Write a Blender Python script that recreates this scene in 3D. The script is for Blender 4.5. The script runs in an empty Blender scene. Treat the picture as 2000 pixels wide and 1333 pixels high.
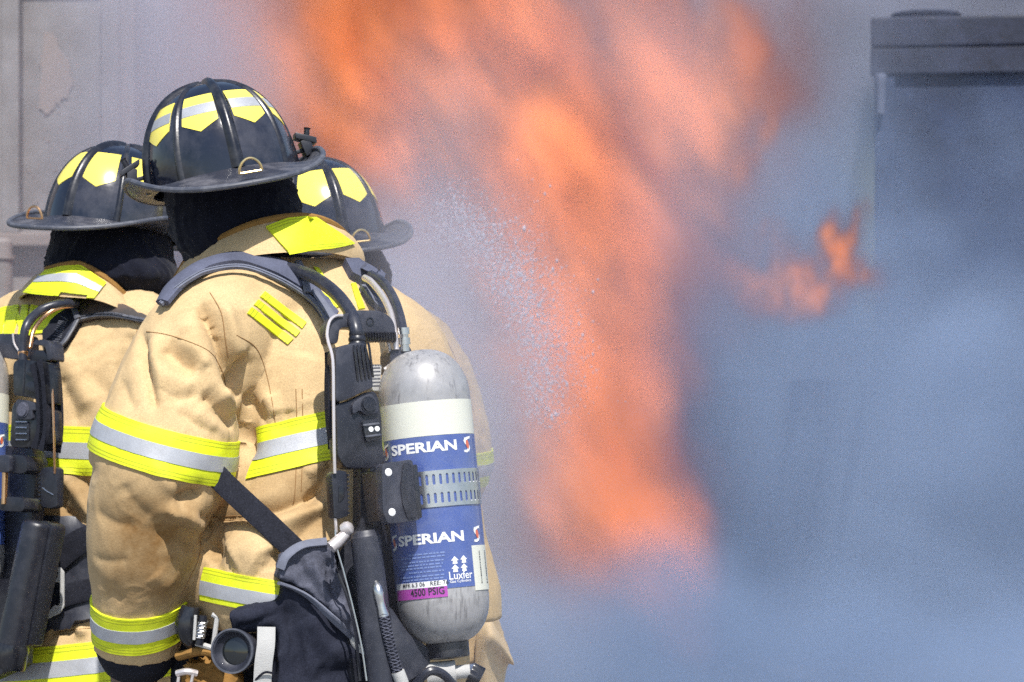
import bpy, bmesh, math, random
import numpy as np
from mathutils import Vector, Matrix, Euler
from mathutils.bvhtree import BVHTree

random.seed(7)
RNG = np.random.default_rng(11)
S = bpy.context.scene
COL = S.collection

# ------------------------------------------------------------------ camera, sky, sun, exposure
CAM = Vector((0.0, -5.2, 1.37))
FPX = 100.0 / 36.0 * 2000.0          # focal length in photograph pixels
cam_d = bpy.data.cameras.new('camera')
cam_d.lens = 100; cam_d.sensor_width = 36
cam_d.clip_start = 0.1; cam_d.clip_end = 500
cam_d.dof.use_dof = True; cam_d.dof.focus_distance = 5.0; cam_d.dof.aperture_fstop = 9.0
cam = bpy.data.objects.new('camera', cam_d); COL.objects.link(cam)
cam.location = CAM; cam.rotation_euler = (math.radians(90), 0, 0)
S.camera = cam

SUN_EL, SUN_AZ = 57.0, 168.0          # azimuth clockwise from +Y: the sun stands high behind the camera, to the right
world = bpy.data.worlds.new('World'); S.world = world; world.use_nodes = True
wn = world.node_tree
sky = wn.nodes.new('ShaderNodeTexSky'); sky.sky_type = 'NISHITA'; sky.sun_disc = False
sky.sun_elevation = math.radians(SUN_EL); sky.sun_rotation = math.radians(SUN_AZ)
sky.air_density = 1.2; sky.dust_density = 1.0
wn.links.new(sky.outputs[0], wn.nodes['Background'].inputs[0])
wn.nodes['Background'].inputs[1].default_value = 0.12
sun_d = bpy.data.lights.new('sun', 'SUN'); sun_d.energy = 5.0; sun_d.angle = math.radians(0.5); sun_d.color = (1.0, 0.965, 0.91)
sun = bpy.data.objects.new('sun', sun_d); COL.objects.link(sun)
_az, _el = math.radians(SUN_AZ), math.radians(SUN_EL)
sdir = Vector((math.sin(_az) * math.cos(_el), math.cos(_az) * math.cos(_el), math.sin(_el)))
sun.rotation_euler = sdir.to_track_quat('Z', 'Y').to_euler()
sun.location = sdir * 20
S.view_settings.view_transform = 'Standard'; S.view_settings.look = 'None'
S.view_settings.exposure = 0.36; S.view_settings.gamma = 1.0
S.view_settings.use_curve_mapping = False
S.render.engine = 'CYCLES'
S.cycles.use_adaptive_sampling = True; S.cycles.adaptive_threshold = 0.03
S.cycles.max_bounces = 8; S.cycles.diffuse_bounces = 3; S.cycles.glossy_bounces = 2
S.cycles.volume_bounces = 2; S.cycles.transparent_max_bounces = 8
S.cycles.volume_step_rate = 1.5; S.cycles.volume_max_steps = 256
S.cycles.use_denoising = False
try: S.cycles.denoiser = 'OPENIMAGEDENOISE'
except Exception: pass

FLAME_GAIN, SMOKE_GAIN, SMOKE_COL, STEAM_LIT_COL = 0.92, 1.0, (.355, .455, .63), (.58, .57, .66)

def W(px, py, y=0.0):
    """point that stands y metres beyond the middle of the group, along the sight line through a photograph pixel"""
    k = (y - CAM.y) / FPX
    return Vector(((px - 1000) * k, y, CAM.z + (666.5 - py) * k))
# ------------------------------------------------------------------ helpers: things, parts, shapes
def tag(o, label=None, cat=None, group=None, kind=None):
    if label: o['label'] = label
    if cat: o['category'] = cat
    if group: o['group'] = group
    if kind: o['kind'] = kind
    return o

def thing(name, loc, label=None, cat=None, group=None, mat4=None):
    o = bpy.data.objects.new(name, None); COL.objects.link(o)
    o.empty_display_size = 0.1
    o.matrix_world = mat4 if mat4 is not None else Matrix.Translation(loc)
    o['_m'] = 0; del o['_m']
    return tag(o, label, cat, group)

class MB:
    """collects vertices, faces and uv coordinates for ONE mesh object"""
    def __init__(s): s.v = []; s.f = []; s.uv = {}
    def add(s, vs, fs, uvs=None):
        b = len(s.v); s.v += [Vector(v) for v in vs]
        for f in fs: s.f.append(tuple(i + b for i in f))
        if uvs is not None:
            for i, u in enumerate(uvs): s.uv[b + i] = u
        return s

def build(name, mb, mat, root=None, smooth=True, local=False, bevel=0.0, sharp=35, kind=None):
    me = bpy.data.meshes.new(name)
    vs = mb.v
    if root is not None and not local:
        inv = MW(root).inverted(); vs = [inv @ v for v in vs]
    me.from_pydata([tuple(v) for v in vs], [], mb.f)
    if mb.uv:
        l = me.uv_layers.new(name='UVMap')
        idx = np.empty(len(me.loops), dtype=np.int32); me.loops.foreach_get('vertex_index', idx)
        arr = np.array([mb.uv.get(int(i), (0, 0)) for i in idx], dtype=np.float32)
        l.data.foreach_set('uv', arr.ravel())
    if bevel > 0:
        bm = bmesh.new(); bm.from_mesh(me)
        bmesh.ops.remove_doubles(bm, verts=bm.verts, dist=1e-5)
        ed = [e for e in bm.edges if len(e.link_faces) == 2 and e.calc_face_angle(0) > math.radians(30)]
        bmesh.ops.bevel(bm, geom=ed, offset=bevel, segments=2, affect='EDGES', profile=0.6, clamp_overlap=True)
        bm.to_mesh(me); bm.free()
    bm = bmesh.new(); bm.from_mesh(me); bmesh.ops.recalc_face_normals(bm, faces=bm.faces); bm.to_mesh(me); bm.free()
    if smooth:
        me.polygons.foreach_set('use_smooth', [True] * len(me.polygons))
        try: me.set_sharp_from_angle(angle=math.radians(sharp))
        except Exception: pass
    if mat is not None: me.materials.append(mat)
    o = bpy.data.objects.new(name, me); COL.objects.link(o)
    if root is not None: o.parent = root
    if kind: o['kind'] = kind
    return o

_mw = {}
def MW(o):
    """world matrix without waiting for a depsgraph update (parents here have no inverse)"""
    m = o.matrix_basis.copy(); p = o.parent
    while p is not None: m = p.matrix_basis @ m; p = p.parent
    return m

def catmull(pts, n):
    """n points per span through the given points (Vectors or tuples of any length)"""
    P = [np.array(p, dtype=float) for p in pts]
    P = [2 * P[0] - P[1]] + P + [2 * P[-1] - P[-2]]
    out = []
    for i in range(1, len(P) - 2):
        for k in range(n):
            t = k / n
            a, b, c, d = P[i - 1], P[i], P[i + 1], P[i + 2]
            out.append(0.5 * ((2 * b) + (c - a) * t + (2 * a - 5 * b + 4 * c - d) * t * t + (3 * b - a - 3 * c + d) * t ** 3))
    out.append(P[-2])
    return out

def frames(path, up=None):
    """tangent, side and normal along a path, carried without twist"""
    P = [Vector(p) for p in path]; T = []
    for i in range(len(P)):
        T.append((P[min(i + 1, len(P) - 1)] - P[max(i - 1, 0)]).normalized())
    n = Vector(up) if up is not None else (Vector((0, 0, 1)) if abs(T[0].z) < 0.9 else Vector((1, 0, 0)))
    out = []
    for p, t in zip(P, T):
        n = (n - t * n.dot(t)).normalized()
        out.append((p, t, t.cross(n), n))
    return out

def tube(mb, path, r, n=12, spans=8, cap=True, smooth=True, flat=1.0, up=None):
    """round tube through the points; r a number or one radius per point"""
    rr = [r] * len(path) if isinstance(r, (int, float)) else list(r)
    q = [tuple(p) + (x,) for p, x in zip(path, rr)]
    if smooth and len(q) > 2: q = catmull(q, spans)
    fr = frames([p[:3] for p in q], up)
    vs, fs, uv = [], [], []
    for i, ((p, t, s, u), x) in enumerate(zip(fr, q)):
        for k in range(n):
            a = 2 * math.pi * k / n
            vs.append(p + (s * math.cos(a) + u * math.sin(a) * flat) * x[3]); uv.append((k / n, i / max(1, len(q) - 1)))
    m = len(q)
    for i in range(m - 1):
        for k in range(n):
            fs.append((i * n + k, i * n + (k + 1) % n, (i + 1) * n + (k + 1) % n, (i + 1) * n + k))
    if cap: fs += [tuple(range(n))[::-1], tuple((m - 1) * n + k for k in range(n))]
    mb.add(vs, fs, uv); return mb

def loft(mb, rings, cap=True, closed=True):
    """rings: lists of equal length of points"""
    n = len(rings[0]); b = len(mb.v); vs = [p for r in rings for p in r]; fs = []
    uv = [(k / n, i / max(1, len(rings) - 1)) for i in range(len(rings)) for k in range(n)]
    for i in range(len(rings) - 1):
        for k in range(n if closed else n - 1):
            fs.append((i * n + k, i * n + (k + 1) % n, (i + 1) * n + (k + 1) % n, (i + 1) * n + k))
    if cap and closed: fs += [tuple(range(n))[::-1], tuple((len(rings) - 1) * n + k for k in range(n))]
    mb.add(vs, fs, uv); return mb

def lathe(mb, p0, axis, prof, n=40, ref=(1, 0, 0), cap=True):
    """prof: (distance along axis, radius)"""
    ax = Vector(axis).normalized(); s = Vector(ref); s = (s - ax * s.dot(ax)).normalized(); u = ax.cross(s)
    rings = [[Vector(p0) + ax * h + (s * math.cos(2 * math.pi * k / n) + u * math.sin(2 * math.pi * k / n)) * max(r, 1e-4) for k in range(n)] for h, r in prof]
    return loft(mb, rings, cap)

def prism(mb, poly, depth):
    """closed polygon (3-D points) pushed along the vector depth"""
    n = len(poly); d = Vector(depth)
    a = [Vector(p) for p in poly]; b = [p + d for p in a]
    fs = [tuple(range(n)), tuple(range(2 * n - 1, n - 1, -1))] + [(i, n + i, n + (i + 1) % n, (i + 1) % n) for i in range(n)]
    return mb.add(a + b, fs)

def box(mb, c, ex, ey, ez):
    """box about c with half-axis vectors"""
    c, ex, ey, ez = (Vector(q) for q in (c, ex, ey, ez)); vs = []
    for i in (-1, 1):
        for j in (-1, 1):
            for k in (-1, 1): vs.append(c + ex * i + ey * j + ez * k)
    return mb.add(vs, [(0, 1, 3, 2), (4, 6, 7, 5), (0, 4, 5, 1), (2, 3, 7, 6), (0, 2, 6, 4), (1, 5, 7, 3)])

def ribbon(mb, path, nrm, width, thick, spans=6, smooth=True, edge=0.0):
    """strap: path points, a surface normal per point, width (number or per point), thickness; rounded section"""
    ww = [width] * len(path) if isinstance(width, (int, float)) else list(width)
    q = [tuple(p) + tuple(m) + (w,) for p, m, w in zip(path, nrm, ww)]
    if smooth and len(q) > 2: q = catmull(q, spans)
    P = [Vector(x[:3]) for x in q]; rings = []
    for i, x in enumerate(q):
        t = (P[min(i + 1, len(P) - 1)] - P[max(i - 1, 0)]).normalized()
        m = Vector(x[3:6]); m = (m - t * m.dot(t)).normalized(); s = t.cross(m); w = x[6] / 2; h = thick / 2
        sec = [(-w, -h * .5), (-w, h * .5), (-w + h, h), (-w * .4, h * (1 + edge)), (w * .4, h * (1 + edge)), (w - h, h), (w, h * .5), (w, -h * .5), (w - h, -h), (-w + h, -h)]
        rings.append([P[i] + s * a + m * (b + h) for a, b in sec])
    n = len(rings[0]); vs = [p for r in rings for p in r]; fs = []; uv = []
    L = 0
    for i in range(len(rings)):
        if i: L += (P[i] - P[i - 1]).length
        for k in range(n): uv.append((L, k / n))
    for i in range(len(rings) - 1):
        for k in range(n): fs.append((i * n + k, i * n + (k + 1) % n, (i + 1) * n + (k + 1) % n, (i + 1) * n + k))
    fs += [tuple(range(n))[::-1], tuple((len(rings) - 1) * n + k for k in range(n))]
    mb.add(vs, fs, uv); return mb

def mesh_data(o):
    me = o.data; v = np.empty(len(me.vertices) * 3); me.vertices.foreach_get('co', v); return v.reshape(-1, 3)

def bvh_of(o):
    m = MW(o)
    return BVHTree.FromPolygons([m @ v.co for v in o.data.vertices], [tuple(p.vertices) for p in o.data.polygons])

def hit(bvhs, px, py):
    """nearest point and normal under a photograph pixel on the given surfaces"""
    d = (W(px, py, 0) - CAM).normalized(); best = None
    for b in (bvhs if isinstance(bvhs, (list, tuple)) else [bvhs]):
        loc, nor, _, dist = b.ray_cast(CAM, d)
        if loc is not None and (best is None or dist < best[2]): best = (loc, nor if nor.dot(d) < 0 else -nor, dist)
    return best

def on(bvhs, pts, off=0.004, lift=None):
    """path lying on surfaces: points and normals under the given pixels (missed pixels keep the last depth)"""
    P, N = [], []; last = None
    for i, (x, y) in enumerate(pts):
        h = hit(bvhs, x, y)
        if h is None:
            yy = last if last is not None else 0
            p = W(x, y, yy); n = Vector((0, -1, 0.2)).normalized()
        else: p, n = h[0], h[1]; last = p.y
        P.append(p + n * (off + (lift[i] if lift else 0))); N.append(n)
    # soften the normals along the strap
    M = []
    for i in range(len(N)):
        m = N[max(i - 1, 0)] + N[i] * 2 + N[min(i + 1, len(N) - 1)]; M.append(m.normalized())
    return P, M

def patch(mb, bvhs, quad, nu=14, nv=8, off=0.0025, thick=0.002, fallback=None):
    """cloth patch that follows a surface: quad = 4 pixel corners (tl, tr, br, bl) or two edge polylines (top, bottom)"""
    if len(quad) == 4 and isinstance(quad[0][0], (int, float)): top, bot = [quad[0], quad[1]], [quad[3], quad[2]]
    else: top, bot = quad
    def along(pl, t):
        d = [0]
        for a, b in zip(pl, pl[1:]): d.append(d[-1] + math.hypot(b[0] - a[0], b[1] - a[1]))
        s = t * d[-1]
        for i in range(len(pl) - 1):
            if s <= d[i + 1] or i == len(pl) - 2:
                k = (s - d[i]) / max(1e-9, d[i + 1] - d[i]); return (pl[i][0] + (pl[i + 1][0] - pl[i][0]) * k, pl[i][1] + (pl[i + 1][1] - pl[i][1]) * k)
    A, B, uv = [], [], []
    last = fallback
    for i in range(nu + 1):
        a, b = along(top, i / nu), along(bot, i / nu)
        for j in range(nv + 1):
            k = j / nv; x, y = a[0] + (b[0] - a[0]) * k, a[1] + (b[1] - a[1]) * k
            h = hit(bvhs, x, y)
            if h is None: p = W(x, y, last if last is not None else 0.0); n = Vector((0, -1, 0))
            else: p, n = h[0], h[1]; last = p.y
            A.append(p + n * (off + thick)); B.append(p + n * (off - 0.004)); uv.append((i / nu, k))
    return sheet(mb, A, B, nu, nv, uv)

def sheet(mb, A, B, nu, nv, uv):
    """two grids (front A, back B) closed into a thin solid"""
    b = len(A); w = nv + 1; fs = []
    for i in range(nu):
        for j in range(nv):
            q = (i * w + j, i * w + j + 1, (i + 1) * w + j + 1, (i + 1) * w + j)
            fs.append(q); fs.append(tuple(x + b for x in q[::-1]))
    for i in range(nu):
        for j in (0, nv):
            q = (i * w + j, (i + 1) * w + j, (i + 1) * w + j + b, i * w + j + b); fs.append(q)
    for j in range(nv):
        for i in (0, nu):
            q = (i * w + j, i * w + j + 1, i * w + j + 1 + b, i * w + j + b); fs.append(q)
    mb.add(A + B, fs, uv + uv); return mb

class Plane:
    """the plane of a pack's back; at() gives the point on it (pushed out by off) under a photograph pixel"""
    def __init__(s, p0, yaw, lean=0.0):
        y = math.radians(yaw); s.r = Vector((math.cos(y), -math.sin(y), 0)); f = Vector((math.sin(y), math.cos(y), 0))
        a = math.radians(lean); s.n = (-f * math.cos(a) + Vector((0, 0, 1)) * math.sin(a)).normalized(); s.u = s.r.cross(-s.n).normalized() * 1
        if s.u.z < 0: s.u = -s.u
        s.p = Vector(p0)
    def at(s, px, py, off=0.0):
        d = (W(px, py, 0) - CAM); q = s.p + s.n * off
        return CAM + d * ((q - CAM).dot(s.n) / d.dot(s.n))
    def slab(s, mb, poly, front, back):
        pts = [s.at(x, y, front) for x, y in poly]
        return prism(mb, pts, -s.n * (front - back))

def rounded(pts, r=4, n=3):
    """rounds the corners of a pixel polygon"""
    out = []
    m = len(pts)
    for i in range(m):
        p = Vector(pts[i]); a = Vector(pts[i - 1]) - p; b = Vector(pts[(i + 1) % m]) - p
        ra = min(r, a.length * .45); rb = min(r, b.length * .45)
        s, e = p + a.normalized() * ra, p + b.normalized() * rb
        for k in range(n + 1):
            t = k / n; out.append(tuple(s * (1 - t) ** 2 + p * 2 * t * (1 - t) + e * t * t))
    return out

def text_mesh(txt, size=1.0, bold=0.0, sx=1.0, shear=0.0):
    """flat lettering: 2-D vertices and faces, origin at the middle"""
    cu = bpy.data.curves.new('lettering', 'FONT'); cu.body = txt; cu.size = size; cu.offset = bold; cu.shear = shear; cu.resolution_u = 3
    cu.align_x = 'CENTER'; cu.align_y = 'CENTER'; cu.fill_mode = 'FRONT'
    o = bpy.data.objects.new('lettering', cu); COL.objects.link(o)
    dg = bpy.context.evaluated_depsgraph_get(); me = o.evaluated_get(dg).to_mesh()
    vs = [(v.co.x * sx, v.co.y) for v in me.vertices]; fs = [tuple(p.vertices) for p in me.polygons]
    o.evaluated_get(dg).to_mesh_clear(); bpy.data.objects.remove(o); bpy.data.curves.remove(cu)
    return vs, fs

# ------------------------------------------------------------------ materials
def mat(name, col, rough=0.6, metal=0.0, grain=0.0, var=0.0, vscale=20.0, bump=0.0, bscale=300.0, spec=0.5, dust=0.0, dcol=(0.3, 0.29, 0.28), dscale=8.0, sheen=0.0, coat=0.0, extra=None):
    m = bpy.data.materials.new(name); m.use_nodes = True; nt = m.node_tree; N, L = nt.nodes, nt.links
    b = N['Principled BSDF']
    b.inputs['Base Color'].default_value = (*col, 1); b.inputs['Roughness'].default_value = rough; b.inputs['Metallic'].default_value = metal
    b.inputs['Specular IOR Level'].default_value = spec; b.inputs['Sheen Weight'].default_value = sheen; b.inputs['Coat Weight'].default_value = coat
    tc = N.new('ShaderNodeTexCoord'); c = None
    if var > 0:
        n = N.new('ShaderNodeTexNoise'); n.inputs['Scale'].default_value = vscale; n.inputs['Detail'].default_value = 6; n.inputs['Roughness'].default_value = .6
        L.new(tc.outputs['Object'], n.inputs['Vector'])
        mr = N.new('ShaderNodeMapRange'); mr.inputs[1].default_value = .25; mr.inputs[2].default_value = .75; mr.inputs[3].default_value = 1 - var; mr.inputs[4].default_value = 1 + var
        L.new(n.outputs['Fac'], mr.inputs[0]); fac = mr.outputs[0]
        if grain > 0:
            g = N.new('ShaderNodeTexNoise'); g.inputs['Scale'].default_value = 420; g.inputs['Detail'].default_value = 2; L.new(tc.outputs['Object'], g.inputs['Vector'])
            gr = N.new('ShaderNodeMapRange'); gr.inputs[1].default_value = .3; gr.inputs[2].default_value = .7; gr.inputs[3].default_value = 1 - grain; gr.inputs[4].default_value = 1 + grain; L.new(g.outputs['Fac'], gr.inputs[0])
            gm = N.new('ShaderNodeMath'); gm.operation = 'MULTIPLY'; L.new(fac, gm.inputs[0]); L.new(gr.outputs[0], gm.inputs[1]); fac = gm.outputs[0]
        mx = N.new('ShaderNodeVectorMath'); mx.operation = 'SCALE'; mx.inputs[0].default_value = col; L.new(fac, mx.inputs['Scale'])
        c = mx.outputs[0]; L.new(c, b.inputs['Base Color'])
    if dust > 0:
        n = N.new('ShaderNodeTexNoise'); n.inputs['Scale'].default_value = dscale; n.inputs['Detail'].default_value = 8; n.inputs['Roughness'].default_value = .68
        L.new(tc.outputs['Object'], n.inputs['Vector'])
        mr = N.new('ShaderNodeMapRange'); mr.inputs[1].default_value = .45; mr.inputs[2].default_value = .8; mr.inputs[3].default_value = 0; mr.inputs[4].default_value = dust; mr.clamp = True
        L.new(n.outputs['Fac'], mr.inputs[0])
        mi = N.new('ShaderNodeMix'); mi.data_type = 'RGBA'; L.new(mr.outputs[0], mi.inputs[0])
        if c is not None: L.new(c, mi.inputs[6])
        else: mi.inputs[6].default_value = (*col, 1)
        mi.inputs[7].default_value = (*dcol, 1); c = mi.outputs[2]; L.new(c, b.inputs['Base Color'])
        ma = N.new('ShaderNodeMath'); ma.operation = 'MULTIPLY_ADD'; L.new(mr.outputs[0], ma.inputs[0]); ma.inputs[1].default_value = .5; ma.inputs[2].default_value = rough; ma.use_clamp = True
        L.new(ma.outputs[0], b.inputs['Roughness'])
    if bump > 0:
        n = N.new('ShaderNodeTexNoise'); n.inputs['Scale'].default_value = bscale; n.inputs['Detail'].default_value = 3
        L.new(tc.outputs['Object'], n.inputs['Vector'])
        bp = N.new('ShaderNodeBump'); bp.inputs['Strength'].default_value = bump; bp.inputs['Distance'].default_value = .0035 if bscale < 200 else .002
        L.new(n.outputs['Fac'], bp.inputs['Height']); L.new(bp.outputs[0], b.inputs['Normal'])
    if extra: extra(m, nt, b, c, tc)
    return m

def band_extra(m, nt, b, c, tc):
    """thin stitching lines along both edges of a tape (uv v runs across it)"""
    N, L = nt.nodes, nt.links
    s = N.new('ShaderNodeSeparateXYZ'); L.new(tc.outputs['UV'], s.inputs[0])
    tot = None
    for v in (0.06, 0.94, 0.14, 0.86):
        d = N.new('ShaderNodeMath'); d.operation = 'SUBTRACT'; L.new(s.outputs[1], d.inputs[0]); d.inputs[1].default_value = v
        a = N.new('ShaderNodeMath'); a.operation = 'ABSOLUTE'; L.new(d.outputs[0], a.inputs[0])
        l = N.new('ShaderNodeMath'); l.operation = 'LESS_THAN'; L.new(a.outputs[0], l.inputs[0]); l.inputs[1].default_value = .010
        if tot is None: tot = l.outputs[0]
        else:
            q = N.new('ShaderNodeMath'); q.operation = 'MAXIMUM'; L.new(tot, q.inputs[0]); L.new(l.outputs[0], q.inputs[1]); tot = q.outputs[0]
    sc = N.new('ShaderNodeMath'); sc.operation = 'MULTIPLY'; L.new(tot, sc.inputs[0]); sc.inputs[1].default_value = .55
    mi = N.new('ShaderNodeMix'); mi.data_type = 'RGBA'; L.new(sc.outputs[0], mi.inputs[0]); L.new(c, mi.inputs[6]); mi.inputs[7].default_value = (.10, .10, .02, 1)
    L.new(mi.outputs[2], b.inputs['Base Color'])

def soil_shade_extra(m, nt, b, c, tc):
    """worn brown soiling and painted-in shade where the vertex attribute 'soil' says so, broken up by noise"""
    N, L = nt.nodes, nt.links
    a = N.new('ShaderNodeAttribute'); a.attribute_name = 'soil_shade'
    n = N.new('ShaderNodeTexNoise'); n.inputs['Scale'].default_value = 22; n.inputs['Detail'].default_value = 9; n.inputs['Roughness'].default_value = .65; L.new(tc.outputs['Object'], n.inputs['Vector'])
    mr = N.new('ShaderNodeMapRange'); mr.inputs[1].default_value = .3; mr.inputs[2].default_value = .7; mr.inputs[3].default_value = .55; mr.inputs[4].default_value = 1.25; L.new(n.outputs['Fac'], mr.inputs[0])
    mu = N.new('ShaderNodeMath'); mu.operation = 'MULTIPLY'; mu.use_clamp = True; L.new(a.outputs['Fac'], mu.inputs[0]); L.new(mr.outputs[0], mu.inputs[1])
    mi = N.new('ShaderNodeMix'); mi.data_type = 'RGBA'; L.new(mu.outputs[0], mi.inputs[0]); L.new(c, mi.inputs[6]); mi.inputs[7].default_value = (.20, .105, .035, 1)
    L.new(mi.outputs[2], b.inputs['Base Color'])

M = {}
M['canvas'] = mat('tan_canvas', (.53, .38, .205), .85, grain=.15, var=.12, vscale=30, bump=.25, bscale=260, spec=.15, sheen=.06, dust=.35, dcol=(.36, .235, .11), dscale=9, extra=soil_shade_extra)
M['canvas_pale'] = mat('pale_canvas', (.60, .45, .27), .85, var=.08, vscale=26, bump=.3, bscale=900, spec=.15, extra=soil_shade_extra)
M['cord'] = mat('brown_corduroy', (.27, .145, .045), .9, var=.15, vscale=40, bump=.4, bscale=500, spec=.1)
M['thread'] = mat('brown_thread', (.28, .16, .07), .9, spec=.1)
M['yellow'] = mat('lime_tape', (.68, .75, .02), .55, grain=.10, var=.12, vscale=24, dust=.22, dcol=(.42, .40, .12), dscale=20, bump=.15, bscale=700, spec=.3, extra=band_extra)
M['lemon'] = mat('yellow_sticker', (.82, .70, .12), .22, var=.04, vscale=30, spec=.4)
M['silver'] = mat('silver_tape', (.40, .41, .44), .45, metal=.25, grain=.07, var=.14, vscale=22, dust=.3, dcol=(.24, .23, .22), dscale=18, bump=.1, bscale=600)
M['shell'] = mat('black_leather_shell', (.010, .013, .025), .13, var=.2, vscale=30, dust=.34, dcol=(.20, .19, .21), dscale=9, bump=.06, bscale=120, spec=.6)
M['rib'] = mat('black_rib', (.010, .011, .018), .3, dust=.15, dscale=30, bump=.1, bscale=250)
M['brim'] = mat('dusty_brim', (.026, .028, .04), .4, dust=.6, dcol=(.24, .23, .25), dscale=14, bump=.1, bscale=200)
M['edge'] = mat('worn_black_edging', (.055, .06, .08), .5, dust=.6, dcol=(.22, .22, .24), dscale=40)
M['brass'] = mat('brass', (.80, .58, .28), .28, metal=1, var=.1, vscale=60)
M['copper'] = mat('copper_brass', (.72, .42, .22), .3, metal=1, var=.1, vscale=60)
M['hood'] = mat('black_knit', (.009, .010, .018), .95, grain=.35, var=.25, vscale=40, bump=.4, bscale=700, spec=.08, sheen=.1)
M['plastic'] = mat('black_plastic', (.012, .013, .020), .36, var=.2, vscale=40, dust=.18, dcol=(.12, .12, .14), dscale=30, bump=.08, bscale=500)
M['plastic_dusty'] = mat('dusty_black_plastic', (.022, .024, .036), .42, var=.2, vscale=40, dust=.3, dcol=(.16, .16, .19), dscale=24, bump=.1, bscale=500)
M['gloss'] = mat('gloss_black_plastic', (.010, .011, .016), .2, dust=.1, dscale=40)
M['web'] = mat('black_webbing', (.016, .017, .025), .8, grain=.4, var=.2, vscale=60, bump=.5, bscale=900, spec=.15)
M['strap'] = mat('slate_blue_padding', (.085, .092, .135), .8, grain=.15, var=.35, vscale=14, bump=.4, bscale=700, spec=.15, dust=.3, dcol=(.14, .15, .2), dscale=18)
M['strap_brown'] = mat('scuffed_black_padding', (.045, .038, .036), .75, var=.3, vscale=14, bump=.35, bscale=700, dust=.5, dcol=(.26, .15, .09), dscale=14)
M['piping'] = mat('slate_piping', (.125, .135, .18), .75, var=.2, vscale=60, bump=.4, bscale=800)
M['hose'] = mat('rubber_hose', (.020, .022, .034), .34, dust=.12, dscale=30)
M['steel'] = mat('steel', (.62, .62, .62), .3, metal=1, var=.12, vscale=60, bump=.05, bscale=300)
M['wire'] = mat('steel_wire', (.62, .57, .56), .4, metal=.6)
M['white_tape'] = mat('white_webbing', (.44, .435, .425), .8, var=.1, vscale=30, bump=.4, bscale=500)
M['white'] = mat('white_print', (.80, .80, .80), .5)
M['red'] = mat('red_print', (.62, .13, .06), .5)
M['black_print'] = mat('black_print', (.02, .02, .025), .5)
M['faint'] = mat('faded_print', (.17, .24, .48), .5)
M['blue'] = mat('blue_label', (.050, .090, .30), .26, var=.12, vscale=30, dust=.35, dcol=(.20, .24, .36), dscale=22, coat=.5)
M['magenta'] = mat('magenta_label', (.38, .06, .36), .4, var=.08, vscale=40)
M['cream'] = mat('cream_label', (.66, .66, .57), .4, var=.04, vscale=30, dust=.2, dcol=(.45, .45, .42), dscale=30)
def streak_extra(m, nt, b, c, tc):
    N, L = nt.nodes, nt.links
    mp = N.new('ShaderNodeMapping'); mp.inputs['Scale'].default_value = (70, 70, 7); L.new(tc.outputs['Object'], mp.inputs[0])
    n = N.new('ShaderNodeTexNoise'); n.inputs['Scale'].default_value = 1.6; n.inputs['Detail'].default_value = 6; n.inputs['Roughness'].default_value = .7; L.new(mp.outputs[0], n.inputs['Vector'])
    mr = N.new('ShaderNodeMapRange'); mr.inputs[1].default_value = .50; mr.inputs[2].default_value = .64; L.new(n.outputs['Fac'], mr.inputs[0])
    n2 = N.new('ShaderNodeTexNoise'); n2.inputs['Scale'].default_value = 26; n2.inputs['Detail'].default_value = 8; L.new(tc.outputs['Object'], n2.inputs['Vector'])
    m2 = N.new('ShaderNodeMapRange'); m2.inputs[1].default_value = .42; m2.inputs[2].default_value = .62; L.new(n2.outputs['Fac'], m2.inputs[0])
    mu = N.new('ShaderNodeMath'); mu.operation = 'MULTIPLY'; L.new(mr.outputs[0], mu.inputs[0]); L.new(m2.outputs[0], mu.inputs[1])
    mi = N.new('ShaderNodeMix'); mi.data_type = 'RGBA'; L.new(mu.outputs[0], mi.inputs[0]); L.new(c, mi.inputs[6]); mi.inputs[7].default_value = (.15, .145, .15, 1)
    L.new(mi.outputs[2], b.inputs['Base Color'])
M['tank'] = mat('worn_grey_cylinder', (.34, .335, .34), .36, metal=.15, var=.18, vscale=40, spec=.5, dust=.25, dcol=(.5, .47, .42), dscale=28, coat=.2, extra=streak_extra)
M['glass'] = mat('dark_lens', (.01, .012, .014), .08, spec=.8)
M['glove'] = mat('brown_leather', (.16, .10, .07), .75, var=.2, vscale=25, bump=.3, bscale=400)
M['denim'] = mat('charcoal_cloth', (.020, .022, .035), .9, grain=.3, var=.3, vscale=40, bump=.5, bscale=800, spec=.1, dust=.2, dcol=(.09, .1, .14), dscale=16)
M['denim_grey'] = mat('washed_charcoal_cloth', (.09, .094, .125), .9, grain=.25, var=.3, vscale=40, bump=.5, bscale=800, spec=.1)
M['boot'] = mat('black_rubber', (.012, .012, .013), .5)
# ------------------------------------------------------------------ firefighters: cloth bodies
def ell_ring(c, yaw, a, d, n=40, p=2.4, tilt=(0, 0)):
    y = math.radians(yaw); r = Vector((math.cos(y), -math.sin(y), tilt[0])); f = Vector((math.sin(y), math.cos(y), tilt[1])); out = []
    for k in range(n):
        t = 2 * math.pi * k / n; ct, st = math.cos(t), math.sin(t)
        out.append(c + r * (a * math.copysign(abs(ct) ** (2 / p), ct)) + f * (d * math.copysign(abs(st) ** (2 / p), st)))
    return out

def torso(mb, rows, yaw, tilt=(0, 0)):
    """rows: px, py, depth, half width, half depth"""
    q = catmull(rows, 4)
    return loft(mb, [ell_ring(W(x, y, z), yaw, a, d, tilt=tilt) for x, y, z, a, d in q])

def sleeve(mb, rows):
    """rows: px, py, depth, radius (m)"""
    return tube(mb, [W(x, y, z) for x, y, z, r in rows], [r for *_, r in rows], n=28, spans=6)

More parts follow.
